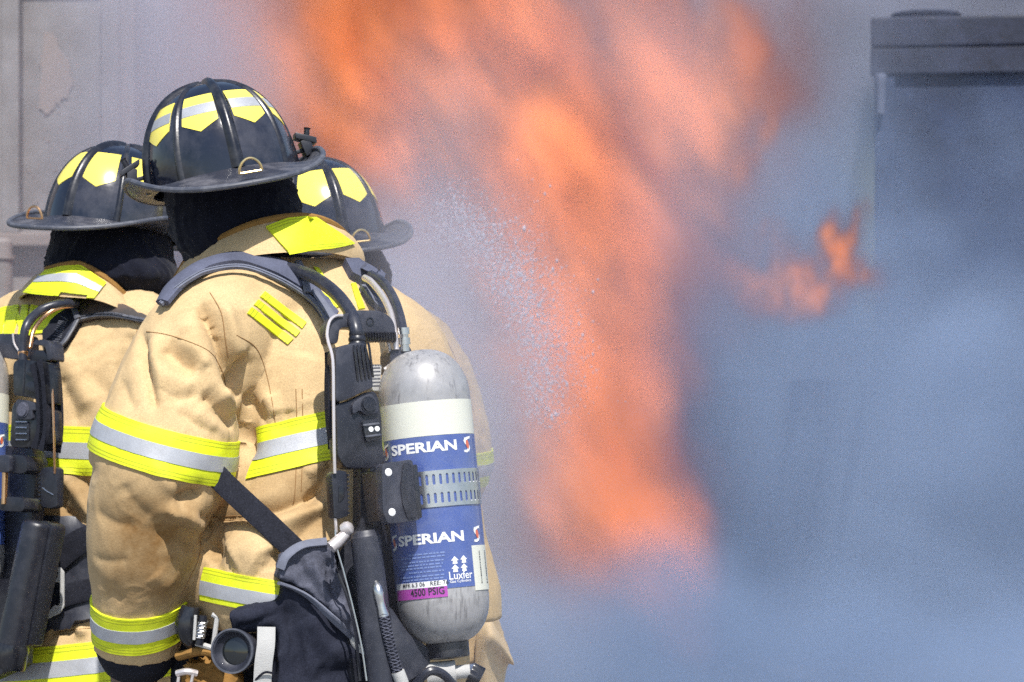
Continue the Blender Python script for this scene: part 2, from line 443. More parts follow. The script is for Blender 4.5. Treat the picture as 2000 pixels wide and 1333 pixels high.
def eval_mesh(o):
    dg = bpy.context.evaluated_depsgraph_get(); e = o.evaluated_get(dg)
    me = bpy.data.meshes.new_from_object(e, depsgraph=dg); return me

def fuse(mb, voxel, smooth=8):
    """one continuous skin over the overlapping tubes"""
    o = build('skin', mb, None)
    r = o.modifiers.new('r', 'REMESH'); r.mode = 'VOXEL'; r.voxel_size = voxel; r.use_smooth_shade = True
    s = o.modifiers.new('s', 'SMOOTH'); s.factor = .5; s.iterations = smooth
    bpy.context.view_layer.update()
    me = eval_mesh(o); old = o.data
    bpy.data.objects.remove(o); bpy.data.meshes.remove(old)
    return me

def me_arrays(me):
    n = len(me.vertices); v = np.empty(n * 3); me.vertices.foreach_get('co', v); v = v.reshape(-1, 3)
    nn = np.empty(n * 3); me.vertex_normals.foreach_get('vector', nn); return v, nn.reshape(-1, 3)

def me_bvh(me):
    return BVHTree.FromPolygons([tuple(v.co) for v in me.vertices], [tuple(p.vertices) for p in me.polygons])

def stroke_points(b, pts, step=5):
    out = []
    for (x0, y0), (x1, y1) in zip(pts, pts[1:]):
        m = max(2, int(math.hypot(x1 - x0, y1 - y0) / step))
        for k in range(m):
            t = k / m; out.append((x0 + (x1 - x0) * t, y0 + (y1 - y0) * t))
    out.append(pts[-1]); res = []
    sm = catmull(pts, max(4, len(out) // max(1, len(pts) - 1))) if len(pts) > 2 else [np.array(p) for p in out]
    for p in sm:
        h = hit(b, p[0], p[1])
        if h: res.append(tuple(h[0]))
    return np.array(res) if res else None

def sculpt(me, strokes):
    """cloth folds: each stroke (pixel polyline, width, depth) pushes the skin in or out along its normals"""
    b = me_bvh(me); v, n = me_arrays(me); disp = np.zeros(len(v))
    for pts, w, d in strokes:
        if d < 0: w, d = w * .85, d * 1.45
        else: w, d = w * .9, d * 1.3
        P = stroke_points(b, pts)
        if P is None or len(P) < 2: continue
        lo, hi = P.min(0) - 3 * w, P.max(0) + 3 * w
        idx = np.where(((v > lo) & (v < hi)).all(1))[0]
        if not len(idx): continue
        D = np.linalg.norm(v[idx][:, None, :] - P[None], axis=2); k = D.argmin(1); dm = D[np.arange(len(idx)), k]
        t = k / (len(P) - 1); taper = np.clip(np.minimum(t, 1 - t) * 6 + .25, 0, 1)
        front = np.clip(-(n[idx] * ((v[idx] - np.array(CAM)) / np.linalg.norm(v[idx] - np.array(CAM), axis=1)[:, None])).sum(1) + .5, 0, 1)
        prof = np.exp(-np.abs(dm / w) ** (1.15 if d < 0 else 1.9))
        disp[idx] += d * prof * taper * front
    v += n * disp[:, None]
    me.vertices.foreach_set('co', v.ravel()); me.update()
    bm = bmesh.new(); bm.from_mesh(me)
    for _ in range(1): bmesh.ops.smooth_vert(bm, verts=bm.verts, factor=.4, use_axis_x=True, use_axis_y=True, use_axis_z=True)
    bm.to_mesh(me); bm.free(); me.update()

def vnoise(v, scale, seed, oct=3):
    """cheap smooth random field on points: sum of random plane waves"""
    r = np.random.default_rng(seed); out = np.zeros(len(v)); amp = 1.0
    for o in range(oct):
        K = r.standard_normal((14, 3)) * (2 * math.pi / scale) * .5; ph = r.uniform(0, 6.28, 14)
        out += amp * np.sin(v @ K.T + ph).sum(1) / 3.7; amp *= .5; scale *= .5
    return out

def crumple(me, amp=.003, seed=1, scale=.16):
    v, n = me_arrays(me)
    w = v + .05 * np.stack([vnoise(v, .3, seed + k, 2) for k in range(3)], 1)
    a = vnoise(w * np.array([1, 1, .55]), scale, seed + 5, 2)
    ridg = (1 - np.abs(np.tanh(a * 1.6))) ** 2
    b2 = vnoise(w @ np.array([[.8, 0, .6], [0, 1, 0], [-.6, 0, .8]]) * np.array([1.4, 1, .4]), scale * .55, seed + 13, 2); r2 = (1 - np.abs(np.tanh(b2 * 2.2))) ** 3
    v += n * (amp * (ridg * 1.8 - .7) + amp * .9 * (r2 * 1.6 - .4) + amp * .16 * vnoise(v, .05, seed + 9, 2))[:, None]
    me.vertices.foreach_set('co', v.ravel()); me.update()

def soil_shade(me, spots):
    """vertex attribute 'soil': (px, py, radius m, amount)"""
    b = me_bvh(me); v, n = me_arrays(me); s = np.zeros(len(v))
    for x, y, r, a in spots:
        h = hit(b, x, y)
        if h is None: continue
        d = np.linalg.norm(v - np.array(h[0]), axis=1); s = np.maximum(s, a * np.exp(-(d / r) ** 2))
    at = me.attributes.new('soil_shade', 'FLOAT', 'POINT'); at.data.foreach_set('value', s.astype(np.float32))

def skin_object(name, me, mat_, root):
    me.name = name
    me.transform(MW(root).inverted()); me.materials.clear(); me.materials.append(mat_)
    me.polygons.foreach_set('use_smooth', [True] * len(me.polygons))
    o = bpy.data.objects.new(name, me); COL.objects.link(o); o.parent = root; return o

def ring_band(bv, c, n, half, lim, off=.0022, thick=.0022, steps=96, nv=10, mask=None):
    """tape sewn round a sleeve or coat: walks round the axis through c (plane normal n) and lies on the skin"""
    n = Vector(n).normalized(); a = n.orthogonal().normalized(); b = n.cross(a); runs = []; run = []
    cols = []
    for i in range(steps):
        t = 2 * math.pi * i / steps; d = a * math.cos(t) + b * math.sin(t); col = []
        for j in range(nv + 1):
            o = Vector(c) + n * half * (1 - 2 * j / nv)
            loc, nor, _, dist = bv.ray_cast(o, d, lim)
            if loc is None: col = None; break
            nn = (d * 1.0 + (nor if nor.dot(d) > 0 else -nor) * 1.0).normalized()
            col.append((loc + nn * (off + thick), loc + nn * (off - .005)))
        if mask and col is not None and any(bv.ray_cast(Vector(c) + n * mask * (1 - 2 * j / 10), d, lim)[0] is None for j in range(11)): col = None
        cols.append(col)
    if all(c_ is not None for c_ in cols): runs = [cols + [cols[0]]]
    else:
        k0 = next(i for i, c_ in enumerate(cols) if c_ is None); r = []
        for i in range(1, steps + 1):
            c_ = cols[(k0 + i) % steps]
            if c_ is None:
                if len(r) > 2: runs.append(r)
                r = []
            else: r.append(c_)
        if len(r) > 2: runs.append(r)
    mb = MB()
    for r in sorted(runs, key=len)[-1:]:
        A = [q[0] for col in r for q in col]; B = [q[1] for col in r for q in col]
        uv = [(i / steps, j / nv) for i in range(len(r)) for j in range(nv + 1)]
        sheet(mb, A, B, len(r) - 1, nv, uv)
    return mb

def tape(root, bv, c, n, half, lim, frac=.34, steps=96):
    mb = ring_band(bv, c, n, half, lim, steps=steps)
    if not mb.v: return None
    o = build('reflective_band', mb, M['yellow'], root, sharp=60)
    m2 = ring_band(bv, c, n, half * frac, lim, off=.0046, thick=.001, steps=steps, nv=4, mask=half)
    if m2.v: build('silver_stripe', m2, M['silver'], o, local=False, sharp=60)
    return o

def seam(mb, bv, pts, r=.0008, off=.0004):
    P, N = on(bv, [tuple(p) for p in catmull(pts, 6)], off)
    if len(P) > 1: tube(mb, P, r, n=5, smooth=False)

# ---- helmets
def helmet(mat4, label, cat_group, stripes=False, fasteners=False, ring_mat='brass', pz=0.187, rx=.139, ry=.162):
    root = thing('fire_helmet', None, label, 'helmet', cat_group, mat4)
    NP = 2.3
    def dome(az, t, off=0.0):
        """az degrees from the back, t 0..1 from the base to the top"""
        a = math.radians(az); el = t * math.pi / 2
        h = math.sin(el) ** (2 / NP); r = math.cos(el) ** (2 / NP)
        x, y, z = math.sin(a) * r * rx, -math.cos(a) * r * ry, h * pz
        p = Vector((x, y, z)); n = Vector((x / rx ** 2, y / ry ** 2, z / pz ** 2 + 1e-6)).normalized()
        return p + n * off
    mb = MB(); NA, NT = 72, 22
    rings = [[dome(360 * k / NA, i / NT * .995) for k in range(NA)] for i in range(NT + 1)]
    loft(mb, rings, cap=False)
    tip = len(mb.v); mb.v.append(Vector((0, 0, pz)))
    for k in range(NA): mb.f.append((NT * NA + k, NT * NA + (k + 1) % NA, tip))
    build('shell', mb, M['shell'], root, local=True, sharp=60)
    for k in range(8):
        az = k * 45; thick = k % 2 == 0
        w, hgt = (.0108, .0095) if thick else (.0064, .0045)
        mb = MB(); rg = []
        top = .985 if thick else .9
        for i in range(25):
            t = -.01 + top * i / 24; p = dome(az, max(t, 0)); q = dome(az, min(max(t, 0) + .01, 1)); tan = (q - p).normalized(); n = (dome(az, max(t, 0), .01) - p).normalized(); s = tan.cross(n)
            ww = w * (1 - .25 * t); prof = [(-1.35, -.35), (-.9, .3), (-.5, .85), (0, 1), (.5, .85), (.9, .3), (1.35, -.35)]
            rg.append([p + s * a * ww + n * (b * hgt) for a, b in prof])
        loft(mb, rg, cap=True)
        build('rib', mb, M['rib'], root, local=True, sharp=50)
    mb = MB(); lathe(mb, (0, 0, pz - .004), (0, 0, 1), [(0, .016), (.006, .013), (.011, .007), (.012, 0)], n=16); build('crown_knob', mb, M['rib'], root, local=True)
    # brim
    def brim(az):
        a = math.radians(az); c = math.cos(a)          # 1 back, -1 front
        back = max(c, 0) ** 1.6; front = max(-c, 0) ** 1.5; side = abs(math.sin(a)) ** 3
        w = .040 + .054 * back + .016 * front
        z = -.042 * back - .005 + .022 * side + .010 * front
        return w, z
    mb = MB(); NA = 96; up, lo = [], []
    edge = []
    for k in range(NA):
        az = 360 * k / NA; a = math.radians(az); w, z = brim(az); d = Vector((math.sin(a), -math.cos(a), 0)); base = Vector((d.x * rx, d.y * ry, 0))
        row = []
        for i in range(9):
            t = i / 8; lift = z * t + (.018 * abs(math.sin(a)) ** 3) * max(0, t - .4) ** 2 * 2.2
            row.append(base + d * (w * t - .006 * (1 - t)) + Vector((0, 0, lift + .003)))
        up.append(row); edge.append(row[-1])
    rg = []
    for row in up:
        bot = [p - Vector((0, 0, .005)) for p in row]
        rg.append(row + bot[::-1])
    rg.append(rg[0]); loft(mb, rg, cap=False)
    build('brim', mb, M['brim'], root, local=True, sharp=50)
    mb = MB(); e2 = edge + [edge[0]]
    tube(mb, [p + Vector((0, 0, -.002)) for p in e2], .0054, n=10, smooth=False, cap=False); build('brim_edging', mb, M['edge'], root, local=True)
    # ring at the back of the brim
    mb = MB(); w, z = brim(0); c0 = Vector((0.0, -ry - w * .93, z * .93 + .016)); pts = []
    for k in range(13):
        a = math.pi * k / 12; pts.append(c0 + Vector((math.cos(a) * .0205, -.012 - .008 * math.sin(a), .024 * math.sin(a))))
    pts.append(pts[0]); tube(mb, pts[:-1], .0026, n=8, spans=3); tube(mb, [pts[0], pts[-2]], .0024, n=8, smooth=False)
    build('hanging_ring', mb, M[ring_mat], root, local=True)
    # stickers
    def sticker(az, t0, t1, point, hw, m, off, name, par):
        mb = MB(); nu, nv = 16, 10; A, B, uv = [], [], []
        for i in range(nu + 1):
            u = -1 + 2 * i / nu; tb = t0 - point * (1 - abs(u))
            for j in range(nv + 1):
                t = t1 + (tb - t1) * j / nv; A.append(dome(az + u * hw, t, off)); B.append(dome(az + u * hw, t, .0002)); uv.append((i / nu, j / nv))
        sheet(mb, A, B, nu, nv, uv); return build(name, mb, m, par, local=True, sharp=50)
    for k in range(8):
        az = k * 45 + 22.5
        s = sticker(az, .31 if stripes else .275, .57, .07, 15.8, M['lemon'], .0011, 'reflective_sticker', root)
        if stripes: 
            sticker(az, .375, .465, 0.0, 15.7, M['silver'], .0017, 'silver_stripe', s)
    if fasteners:
        for sgn in (-1, 1):
            w, z = brim(90); p = Vector((sgn * (rx + w * .98), .01, z + .022)); mb = MB()
            box(mb, p + Vector((sgn * -.010, -.004, .000)), (.009, 0, sgn * .003), (0, .016, 0), (-.003 * sgn, 0, .015)); box(mb, p + Vector((sgn * -.010, -.006, .017)), (.019, 0, -.008 * sgn), (0, .015, 0), (.001, 0, .0055))
            tube(mb, [p + Vector((sgn * -.008, -.006, .015)), p + Vector((sgn * -.002, -.006, .034)), p + Vector((sgn * -.001, -.006, .037))], [.0055, .0055, .0075], n=10, smooth=False)
            box(mb, p + Vector((sgn * -.026, 0, -.004)), (.022, 0, .002), (0, .006, 0), (0, 0, .0035))
            build('strap_clip', mb, M['plastic'], root, local=True, bevel=.0015)
    mb = MB()                                            # suspension inside
    lathe(mb, (0, 0, -.012), (0, 0, 1), [(0, .105), (.03, .108), (.03, .112), (0, .112)], n=32, cap=False); build('head_band', mb, M['web'], root, local=True)
    return root

def helmet_pose(px, py, y, yaw, pitch=0, roll=0):
    return Matrix.Translation(W(px, py, y)) @ Matrix.Rotation(math.radians(-roll), 4, 'Y') @ Matrix.Rotation(math.radians(yaw), 4, 'Z') @ Matrix.Rotation(math.radians(pitch), 4, 'X')

def lower_body(root, hx, y, yaw, top_py, voxel=.014):
    """bunker trousers and boots down to the ground"""
    k = (y - CAM.y) / FPX; yw = math.radians(yaw); r = Vector((math.cos(yw), -math.sin(yw), 0)); f = Vector((math.sin(yw), math.cos(yw), 0))
    hip = W(hx, top_py, y); mb = MB()
    loft(mb, [ell_ring(hip + Vector((0, 0, .06)), yaw, .19, .13), ell_ring(hip - Vector((0, 0, .1)), yaw, .2, .14), ell_ring(hip - Vector((0, 0, .2)), yaw, .17, .12)])
    feet = []
    for s, st in ((-1, .16), (1, -.12)):
        a = hip + r * s * .10 - Vector((0, 0, .12)); kn = Vector((hip.x, hip.y, .50)) + r * s * .14 + f * (st * .7 + .05); an = Vector((hip.x, hip.y, .13)) + r * s * .16 + f * st
        tube(mb, [a, kn, an], [.115, .095, .085], n=20); feet.append(an)
    me = fuse(mb, voxel, 6); crumple(me, .004, 77); at = me.attributes.new('soil_shade', 'FLOAT', 'POINT')
    skin_object('trousers', me, M['canvas'], root)
    for an in feet:
        mb = MB(); toe = an + f * .2; toe.z = .055; heel = an - f * .03; heel.z = .06
        tube(mb, [an + Vector((0, 0, .1)), an + Vector((0, 0, -.02)), heel + f * .03 + Vector((0, 0, 0)), toe - f * .06, toe], [.07, .066, .06, .055, .04], n=16)
        for v in mb.v: v.z = max(v.z, .012)
        bt = build('boot', mb, M['boot'], root); m2 = MB()
        ring = ell_ring(Vector((an.x, an.y, 0)) + f * .075, yaw, .055, .17, n=24, p=2.6); m2.v += [p + Vector((0, 0, .001)) for p in ring] + [p + Vector((0, 0, .028)) for p in ring]
        m2.f += [tuple(range(24)), tuple(range(47, 23, -1))] + [(i, (i + 1) % 24, 24 + (i + 1) % 24, 24 + i) for i in range(24)]
        build('sole', m2, M['boot'], bt)

def hood(root, rows, yaw):
    mb = MB(); q = catmull(rows, 5)
    loft(mb, [ell_ring(W(x, y, z), yaw, a, d, n=36, p=2.1) for x, y, z, a, d in q])
    me = fuse(mb, .007, 10); crumple(me, .0035, 31, .12); return skin_object('hood', me, M['hood'], root)

def collar(root, top, bot, thick=.006, name='collar', mt='canvas'):
    """standing collar from its top and bottom edges, each (px, py, depth); goes right round the neck"""
    T = [W(*p) for p in top]; B = [W(*p) for p in bot]
    T = [Vector(p) for p in catmull([tuple(p) for p in T], 6)]; B = [Vector(p) for p in catmull([tuple(p) for p in B], 6)]
    c = sum(T, Vector()) / len(T); A, Bk, uv = [], [], []; nu, nv = len(T) - 1, 6
    for i in range(nu + 1):
        for j in range(nv + 1):
            t = j / nv; p = T[i].lerp(B[i], t); o = (p - c); o.z = 0; o = o.normalized(); bulge = math.sin(t * math.pi) * .006
            A.append(p + o * (thick + bulge)); Bk.append(p + o * bulge); uv.append((i / nu, t))
    mb = MB(); sheet(mb, A, Bk, nu, nv, uv); return build(name, mb, M[mt], root, sharp=70)
# ------------------------------------------------------------------ the firefighter in the middle
PC = thing('person', W(700, 1333, 0).xy.to_3d(), 'middle firefighter in a tan coat, turned away, nearest to the camera', 'person', 'firefighters at the fire')
mb = MB()
YC = -30
torso(mb, [(685, 1215, -.04, .285, .195), (672, 1150, -.04, .295, .20), (664, 1050, -.03, .278, .185), (680, 900, 0, .238, .168), (670, 760, .03, .228, .16), (645, 650, .05, .215, .145), (618, 580, .07, .175, .115), (595, 530, .09, .12, .09), (585, 505, .10, .08, .07)], YC)
sleeve(mb, [(560, 610, 0, .09), (470, 625, -.05, .105), (412, 665, -.10, .115), (365, 740, -.13, .119), (338, 830, -.16, .127), (318, 890, -.18, .130), (306, 945, -.195, .122), (288, 990, -.19, .107), (280, 1080, -.175, .100), (272, 1170, -.15, .085), (269, 1232, -.13, .079), (268, 1268, -.118, .077)])
sleeve(mb, [(700, 640, .06, .09), (770, 690, .12, .10), (800, 800, .2, .095), (790, 900, .32, .09), (700, 960, .48, .085), (600, 980, .6, .075)])
me = fuse(mb, .0047, 12)
crumple(me, .0010, 5, .22)
sculpt(me, [
 ([(486, 690), (474, 750), (480, 830), (492, 900)], .020, -.022), ([(512, 700), (506, 780), (515, 840)], .025, .008),
 ([(388, 592), (418, 650), (444, 712), (470, 780)], .020, -.026), ([(440, 600), (452, 660), (466, 700)], .015, .008), ([(370, 610), (392, 680), (420, 750), (440, 800)], .030, .012), ([(430, 590), (455, 650), (480, 700)], .022, .008),
 ([(275, 652), (281, 700), (293, 755), (304, 800)], .011, -.016), ([(300, 655), (306, 720), (322, 785)], .020, .008),
 ([(396, 768), (428, 800), (464, 838)], .015, -.016), ([(430, 765), (462, 800)], .014, .010), ([(380, 800), (420, 835), (450, 850)], .02, .007),
 ([(318, 680), (350, 706), (384, 726)], .022, -.013), ([(345, 668), (380, 690), (405, 720)], .016, .006), ([(310, 760), (350, 776), (390, 770)], .018, -.008), ([(235, 740), (250, 780), (262, 800)], .014, -.006), ([(350, 800), (385, 830), (430, 852)], .012, -.006), ([(300, 690), (330, 730), (380, 760)], .02, .006),
 ([(345, 978), (374, 970), (405, 962)], .020, -.020), ([(325, 1000), (362, 1006), (398, 1034)], .014, .014), ([(300, 1034), (345, 1050), (388, 1060)], .016, -.006), ([(330, 1078), (365, 1087), (392, 1090)], .012, .004), ([(236, 945), (262, 985), (296, 1012)], .022, -.004), ([(300, 905), (322, 940), (350, 960)], .014, .004), ([(402, 1005), (388, 1018)], .014, -.007), ([(396, 1060), (388, 1100), (372, 1150)], .012, .006),
 ([(186, 1000), (225, 1022), (262, 1028)], .013, -.0035), ([(182, 1090), (215, 1098), (250, 1094)], .012, -.003),
 ([(300, 1120), (330, 1150)], .02, .005), ([(210, 1150), (240, 1175)], .015, -.004),
 ([(524, 775), (540, 812)], .014, .012), ([(560, 800), (556, 850)], .014, -.008), ([(480, 770), (500, 800), (520, 830)], .016, -.010), ([(600, 690), (590, 740), (600, 800)], .03, .006),
 ([(486, 1000), (560, 988), (648, 945)], .014, -.018), ([(520, 1032), (590, 1006), (640, 985)], .018, .014), ([(648, 900), (622, 955), (600, 985)], .014, -.014), ([(600, 930), (620, 915), (640, 905)], .016, .010), ([(640, 1000), (600, 1030), (580, 1060)], .016, -.010),
 ([(400, 1012), (470, 1010), (548, 1022)], .012, -.012), ([(450, 1092), (485, 1075), (522, 1100)], .050, .020), ([(400, 1060), (420, 1080), (410, 1105)], .02, -.018), ([(540, 1075), (552, 1110)], .018, -.014),
])
soil_shade(me, [(300, 1050, .10, 1), (330, 1130, .08, .9), (250, 1130, .07, .75), (350, 1000, .07, .7), (230, 1080, .06, .6), (330, 1092, .02, 1), (440, 1000, .08, .7), (430, 1060, .06, .7), (560, 950, .06, .5), (620, 1020, .06, .6), (500, 960, .06, .45)])  # brown stains on the sleeve; lower-coat spots paint in the arm's shade
BC = me_bvh(me)
JC = skin_object('coat', me, M['canvas'], PC)
tape(PC, BC, W(330, 868, -.17), (-.265, .06, -.964), .0385, .20)
tape(PC, BC, W(270, 1202, -.14), (0.02, .42, -1), .036, .2)
tape(PC, BC, W(690, 846, .01), (-.23, .05, 1), .043, .27)
tape(PC, BC, W(690, 1190, -.04), (.17, .06, 1), .036, .38)
mb = MB()
for s in ([(286, 648), (330, 655), (380, 672), (412, 690), (432, 720), (441, 752)], [(410, 572), (432, 610), (440, 660), (446, 700)], [(462, 655), (500, 680), (520, 730), (532, 790), (545, 880)], [(402, 1012), (470, 1008), (545, 1014)], [(402, 1020), (470, 1016), (545, 1022)], [(392, 1050), (388, 1090), (370, 1130), (352, 1165)], [(578, 760), (580, 860), (576, 960), (572, 985)], [(590, 760), (592, 860), (588, 960)]):
    seam(mb, BC, s)
build('seam', mb, M['thread'], PC)
# knitted wristlet and glove below the cuff
mb = MB(); tube(mb, [W(269, 1245, -.125), W(267, 1276, -.112), W(265, 1303, -.10)], [.0755, .072, .058], n=28); build('wristlet', mb, M['web'], PC)
mb = MB()
pw = [W(268, 1275, -.11), W(262, 1330, -.09), W(262, 1400, -.08), W(268, 1470, -.06)]
tube(mb, pw, [.052, .058, .052, .040], n=22, flat=.72)
for i, (dx, ln, dy) in enumerate(((-34, 112, .0), (-13, 128, .01), (9, 122, .02), (30, 100, .03))):
    dy -= .09; a = W(266 + dx, 1440, .025 + dy); b = W(270 + dx * 1.02, 1440 + ln * .45, .045 + dy); c = W(276 + dx, 1440 + ln * .8, .085 + dy); d = W(280 + dx, 1440 + ln, .12 + dy)
    tube(mb, [a, b, c, d], [.0155, .0145, .013, .010], n=12)
tube(mb, [W(225, 1390, -.07), W(196, 1440, -.04), W(200, 1490, .0)], [.02, .017, .012], n=12)
me = fuse(mb, .005, 5); crumple(me, .0012, 91, .06); skin_object('glove', me, M['glove'], PC)
lower_body(PC, 712, -.02, YC, 1230)
hood(PC, [(436, 265, .10, .09, .105), (440, 330, .10, .118, .125), (452, 385, .10, .126, .125), (460, 430, .09, .124, .12), (462, 470, .09, .118, .115), (470, 510, .09, .10, .10), (500, 545, .10, .08, .08)], -16)
CT = [(345, 545, .20), (372, 505, .08), (430, 468, -.01), (505, 436, -.035), (590, 424, -.01), (650, 440, .06), (692, 478, .16), (640, 500, .27), (520, 520, .30), (420, 540, .29)]
CB = [(338, 590, .20), (360, 565, .05), (430, 516, -.055), (510, 498, -.085), (590, 493, -.06), (655, 497, .02), (706, 520, .15), (650, 560, .29), (520, 580, .32), (410, 590, .30)]
KC = collar(PC, CT, CB)
bk = bvh_of(KC)
mb = MB(); patch(mb, bk, ([(520, 446), (560, 430), (610, 424), (668, 462)], [(566, 498), (600, 492), (650, 486), (690, 478)]), off=.003, nu=18); build('collar_patch', mb, M['yellow'], PC)
mb = MB(); tube(mb, [W(x, y, z - .004) for x, y, z in CT[:7]], .008, n=8); tube(mb, [W(x - 2, y + 14, z - .012) for x, y, z in CT[:6]], .005, n=8); build('collar_piping', mb, M['cord'], PC)
HC = helmet(helmet_pose(438, 357, .10, 16, -4, 11), 'highest black fire helmet, with silver stripes across its yellow stickers', 'black fire helmets', True, True)
# ------------------------------------------------------------------ air pack of the middle firefighter
G = Plane(W(840, 930, -.22), -30, 7)
AP = thing('air_pack', G.p, 'air pack of the middle firefighter, its grey cylinder ringed by a blue label', 'air pack', 'breathing air packs')

class Cyl:
    def __init__(s, top, bot, R):
        s.T = Vector(top); s.ax = (Vector(bot) - s.T).normalized(); s.R = R
        v = Vector((0, -1, 0)); s.c = (v - s.ax * v.dot(s.ax)).normalized(); s.e = s.ax.cross(s.c); 
        if s.e.x < 0: s.e = -s.e
    def pt(s, h, phi, off=0.0): return s.T + s.ax * h + (s.c * math.cos(phi) + s.e * math.sin(phi)) * (s.R + off)
    def find(s, px, py):
        """h, phi under a pixel"""
        d = (W(px, py, 0) - CAM).normalized(); o = CAM - s.T; dp = d - s.ax * d.dot(s.ax); op = o - s.ax * o.dot(s.ax)
        A, B, C = dp.dot(dp), 2 * dp.dot(op), op.dot(op) - s.R ** 2; q = B * B - 4 * A * C
        t = (-B - math.sqrt(max(q, 0))) / (2 * A); p = CAM + d * t; r = p - s.T
        return r.dot(s.ax), math.atan2(r.dot(s.e), r.dot(s.c))
    def band(s, mb, h0, h1, off, p0=-math.pi, p1=math.pi, n=72, thick=None, rows=2):
        full = p1 - p0 > 6.28; A, Bk, uv = [], [], []
        for i in range(n + 1):
            ph = p0 + (p1 - p0) * i / n
            for j in range(rows + 1):
                h = h0 + (h1 - h0) * j / rows; A.append(s.pt(h, ph, off)); Bk.append(s.pt(h, ph, -.0005)); uv.append((i / n, j / rows))
        return sheet(mb, A, Bk, n, rows, uv)
    def wrap(s, mb, vf, h, phi, off, k=1.0, rot=0.0):
        vs, fs = vf; c, n = math.cos(rot), math.sin(rot)
        return mb.add([s.pt(h - (x * n + y * c) * k, phi + (x * c - y * n) * k / s.R, off) for x, y in vs], fs)

def cylinder_on(root, K, hs, name='air_cylinder'):
    """tank with cream band and blue label; hs = heights along the axis (dome top, shoulder, cream, blue, blue end, bottom shoulder, bottom)"""
    mb = MB(); R = K.R; prof = []
    for i in range(13):
        t = i / 12 * math.pi / 2; prof.append((hs[0] + (hs[1] - hs[0]) * (1 - math.cos(t)), R * math.sin(t) ** .8))
    prof += [(hs[1] + (hs[5] - hs[1]) * i / 8, R) for i in range(1, 9)]
    for i in range(13):
        t = i / 12 * math.pi / 2; prof.append((hs[5] + (hs[6] - hs[5]) * math.sin(t), max(R * math.cos(t) ** .75, R * .3)))
    lathe(mb, K.T, K.ax, prof, n=64, ref=K.c)
    o = build(name, mb, M['tank'], root, sharp=80)
    mb = MB(); K.band(mb, hs[2], hs[3], .0007); build('cream_band', mb, M['cream'], o)
    mb = MB(); K.band(mb, hs[3] + .0005, hs[4], .0009); build('blue_label', mb, M['blue'], o)
    return o

def swoosh(flip=False):
    """the small S-shaped mark, white with a red drop"""
    w = [(-.30, .50), (.45, .62), (.42, .42), (.12, .40), (.02, .30), (.05, .12), (.30, -.10), (.36, -.30), (.22, -.50), (-.10, -.62), (-.42, -.58), (-.40, -.42), (-.12, -.42), (.0, -.32), (-.02, -.16), (-.28, .06), (-.40, .28)]
    return w
def poly_vf(p): return p, [tuple(range(len(p)))]

R_T = .0806
KC_ = Cyl(G.at(820, 684, 0), G.at(868, 1200, 0), R_T)
hh = lambda x, y: KC_.find(x, y)[0]
HS = [0.0, .085, hh(836, 783), hh(842, 851), hh(868, 1150), hh(868, 1172), hh(874, 1262) + .0]
TK = cylinder_on(AP, KC_, HS)
def lettering(txt, px, py, width, size, m, root, bold=.03, sx=1.25, off=.0016, name='lettering', rot=0.0, K=None):
    K = K or KC_; h, ph = K.find(px, py); vf = text_mesh(txt, 1.0, bold, sx); xs = [v[0] for v in vf[0]]; w = max(xs) - min(xs); k = width / w
    vs = [(x, y * size / .72 / k * 1.0) for x, y in vf[0]]
    mb = MB(); K.wrap(mb, (vs, vf[1]), h, ph, off, k, rot); return build(name, mb, m, root, smooth=False)
for (cx, cy, lx, ly, rx_, ry_) in ((828, 875, 756, 884, 911, 868), (842, 1053, 772, 1061, 930, 1043)):
    h0, p0 = KC_.find(cx - 62, cy); h1, p1 = KC_.find(cx + 64, cy)
    ph = (p0 + p1) / 2; vf = text_mesh('SPERIAN', 1.0, .035, 1.2); xs = [v[0] for v in vf[0]]; k = (p1 - p0) * R_T / (max(xs) - min(xs))
    mb = MB(); hc, _ = KC_.find(cx, cy); KC_.wrap(mb, ([(x, y * .0185 / .78 / k) for x, y in vf[0]], vf[1]), hc, ph, .0016, k); build('lettering', mb, M['white'], TK, smooth=False)
    for sx_, sy_ in ((lx, ly), (rx_, ry_)):
        h, p = KC_.find(sx_, sy_); mb = MB(); KC_.wrap(mb, poly_vf(swoosh()), h, p, .0015, .023); build('swoosh_mark', mb, M['white'], TK, smooth=False)
        mb = MB(); KC_.wrap(mb, poly_vf([(.18 * math.cos(a) + .02 - .06 * math.sin(a), .34 * math.sin(a)) for a in [2 * math.pi * i / 16 for i in range(16)]]), h, p, .0019, .023); build('red_drop', mb, M['red'], TK, smooth=False)
# small print, lines of it
mb = MB(); rr = random.Random(4)
for i, (yy, x0, x1) in enumerate(((1083, 800, 868), (1090, 785, 868), (1098, 790, 866), (1105, 782, 866), (1111, 786, 862), (1118, 800, 868), (1127, 784, 868), (1133, 790, 866))):
    h0, pa = KC_.find(x0, yy + 2); h1, pb = KC_.find(x1, yy - 5); hm, _ = KC_.find((x0 + x1) / 2, yy - 1); p = pa
    while p < pb:
        w = rr.uniform(.03, .12); q = min(pb, p + w)
        mb.add([KC_.pt(hm - .0013, p, .0016), KC_.pt(hm - .0013, q, .0016), KC_.pt(hm + .0013, q, .0016), KC_.pt(hm + .0013, p, .0016)], [(0, 1, 2, 3)]); p = q + rr.uniform(.015, .03)
build('small_print', mb, M['faint'], TK, smooth=False)
def label_rect(x0, y0, x1, y1, m, name, off=.0013):
    """rectangle on the cylinder between two opposite pixel corners taken along its own rings"""
    ha, pa = KC_.find(x0, y0); hb, pb = KC_.find(x1, y1); mb = MB(); KC_.band(mb, ha, hb, off, pa, pb, n=14); return build(name, mb, m, TK)
label_rect(752, 1140, 873, 1140, M['white'], 'white_strip') if False else None
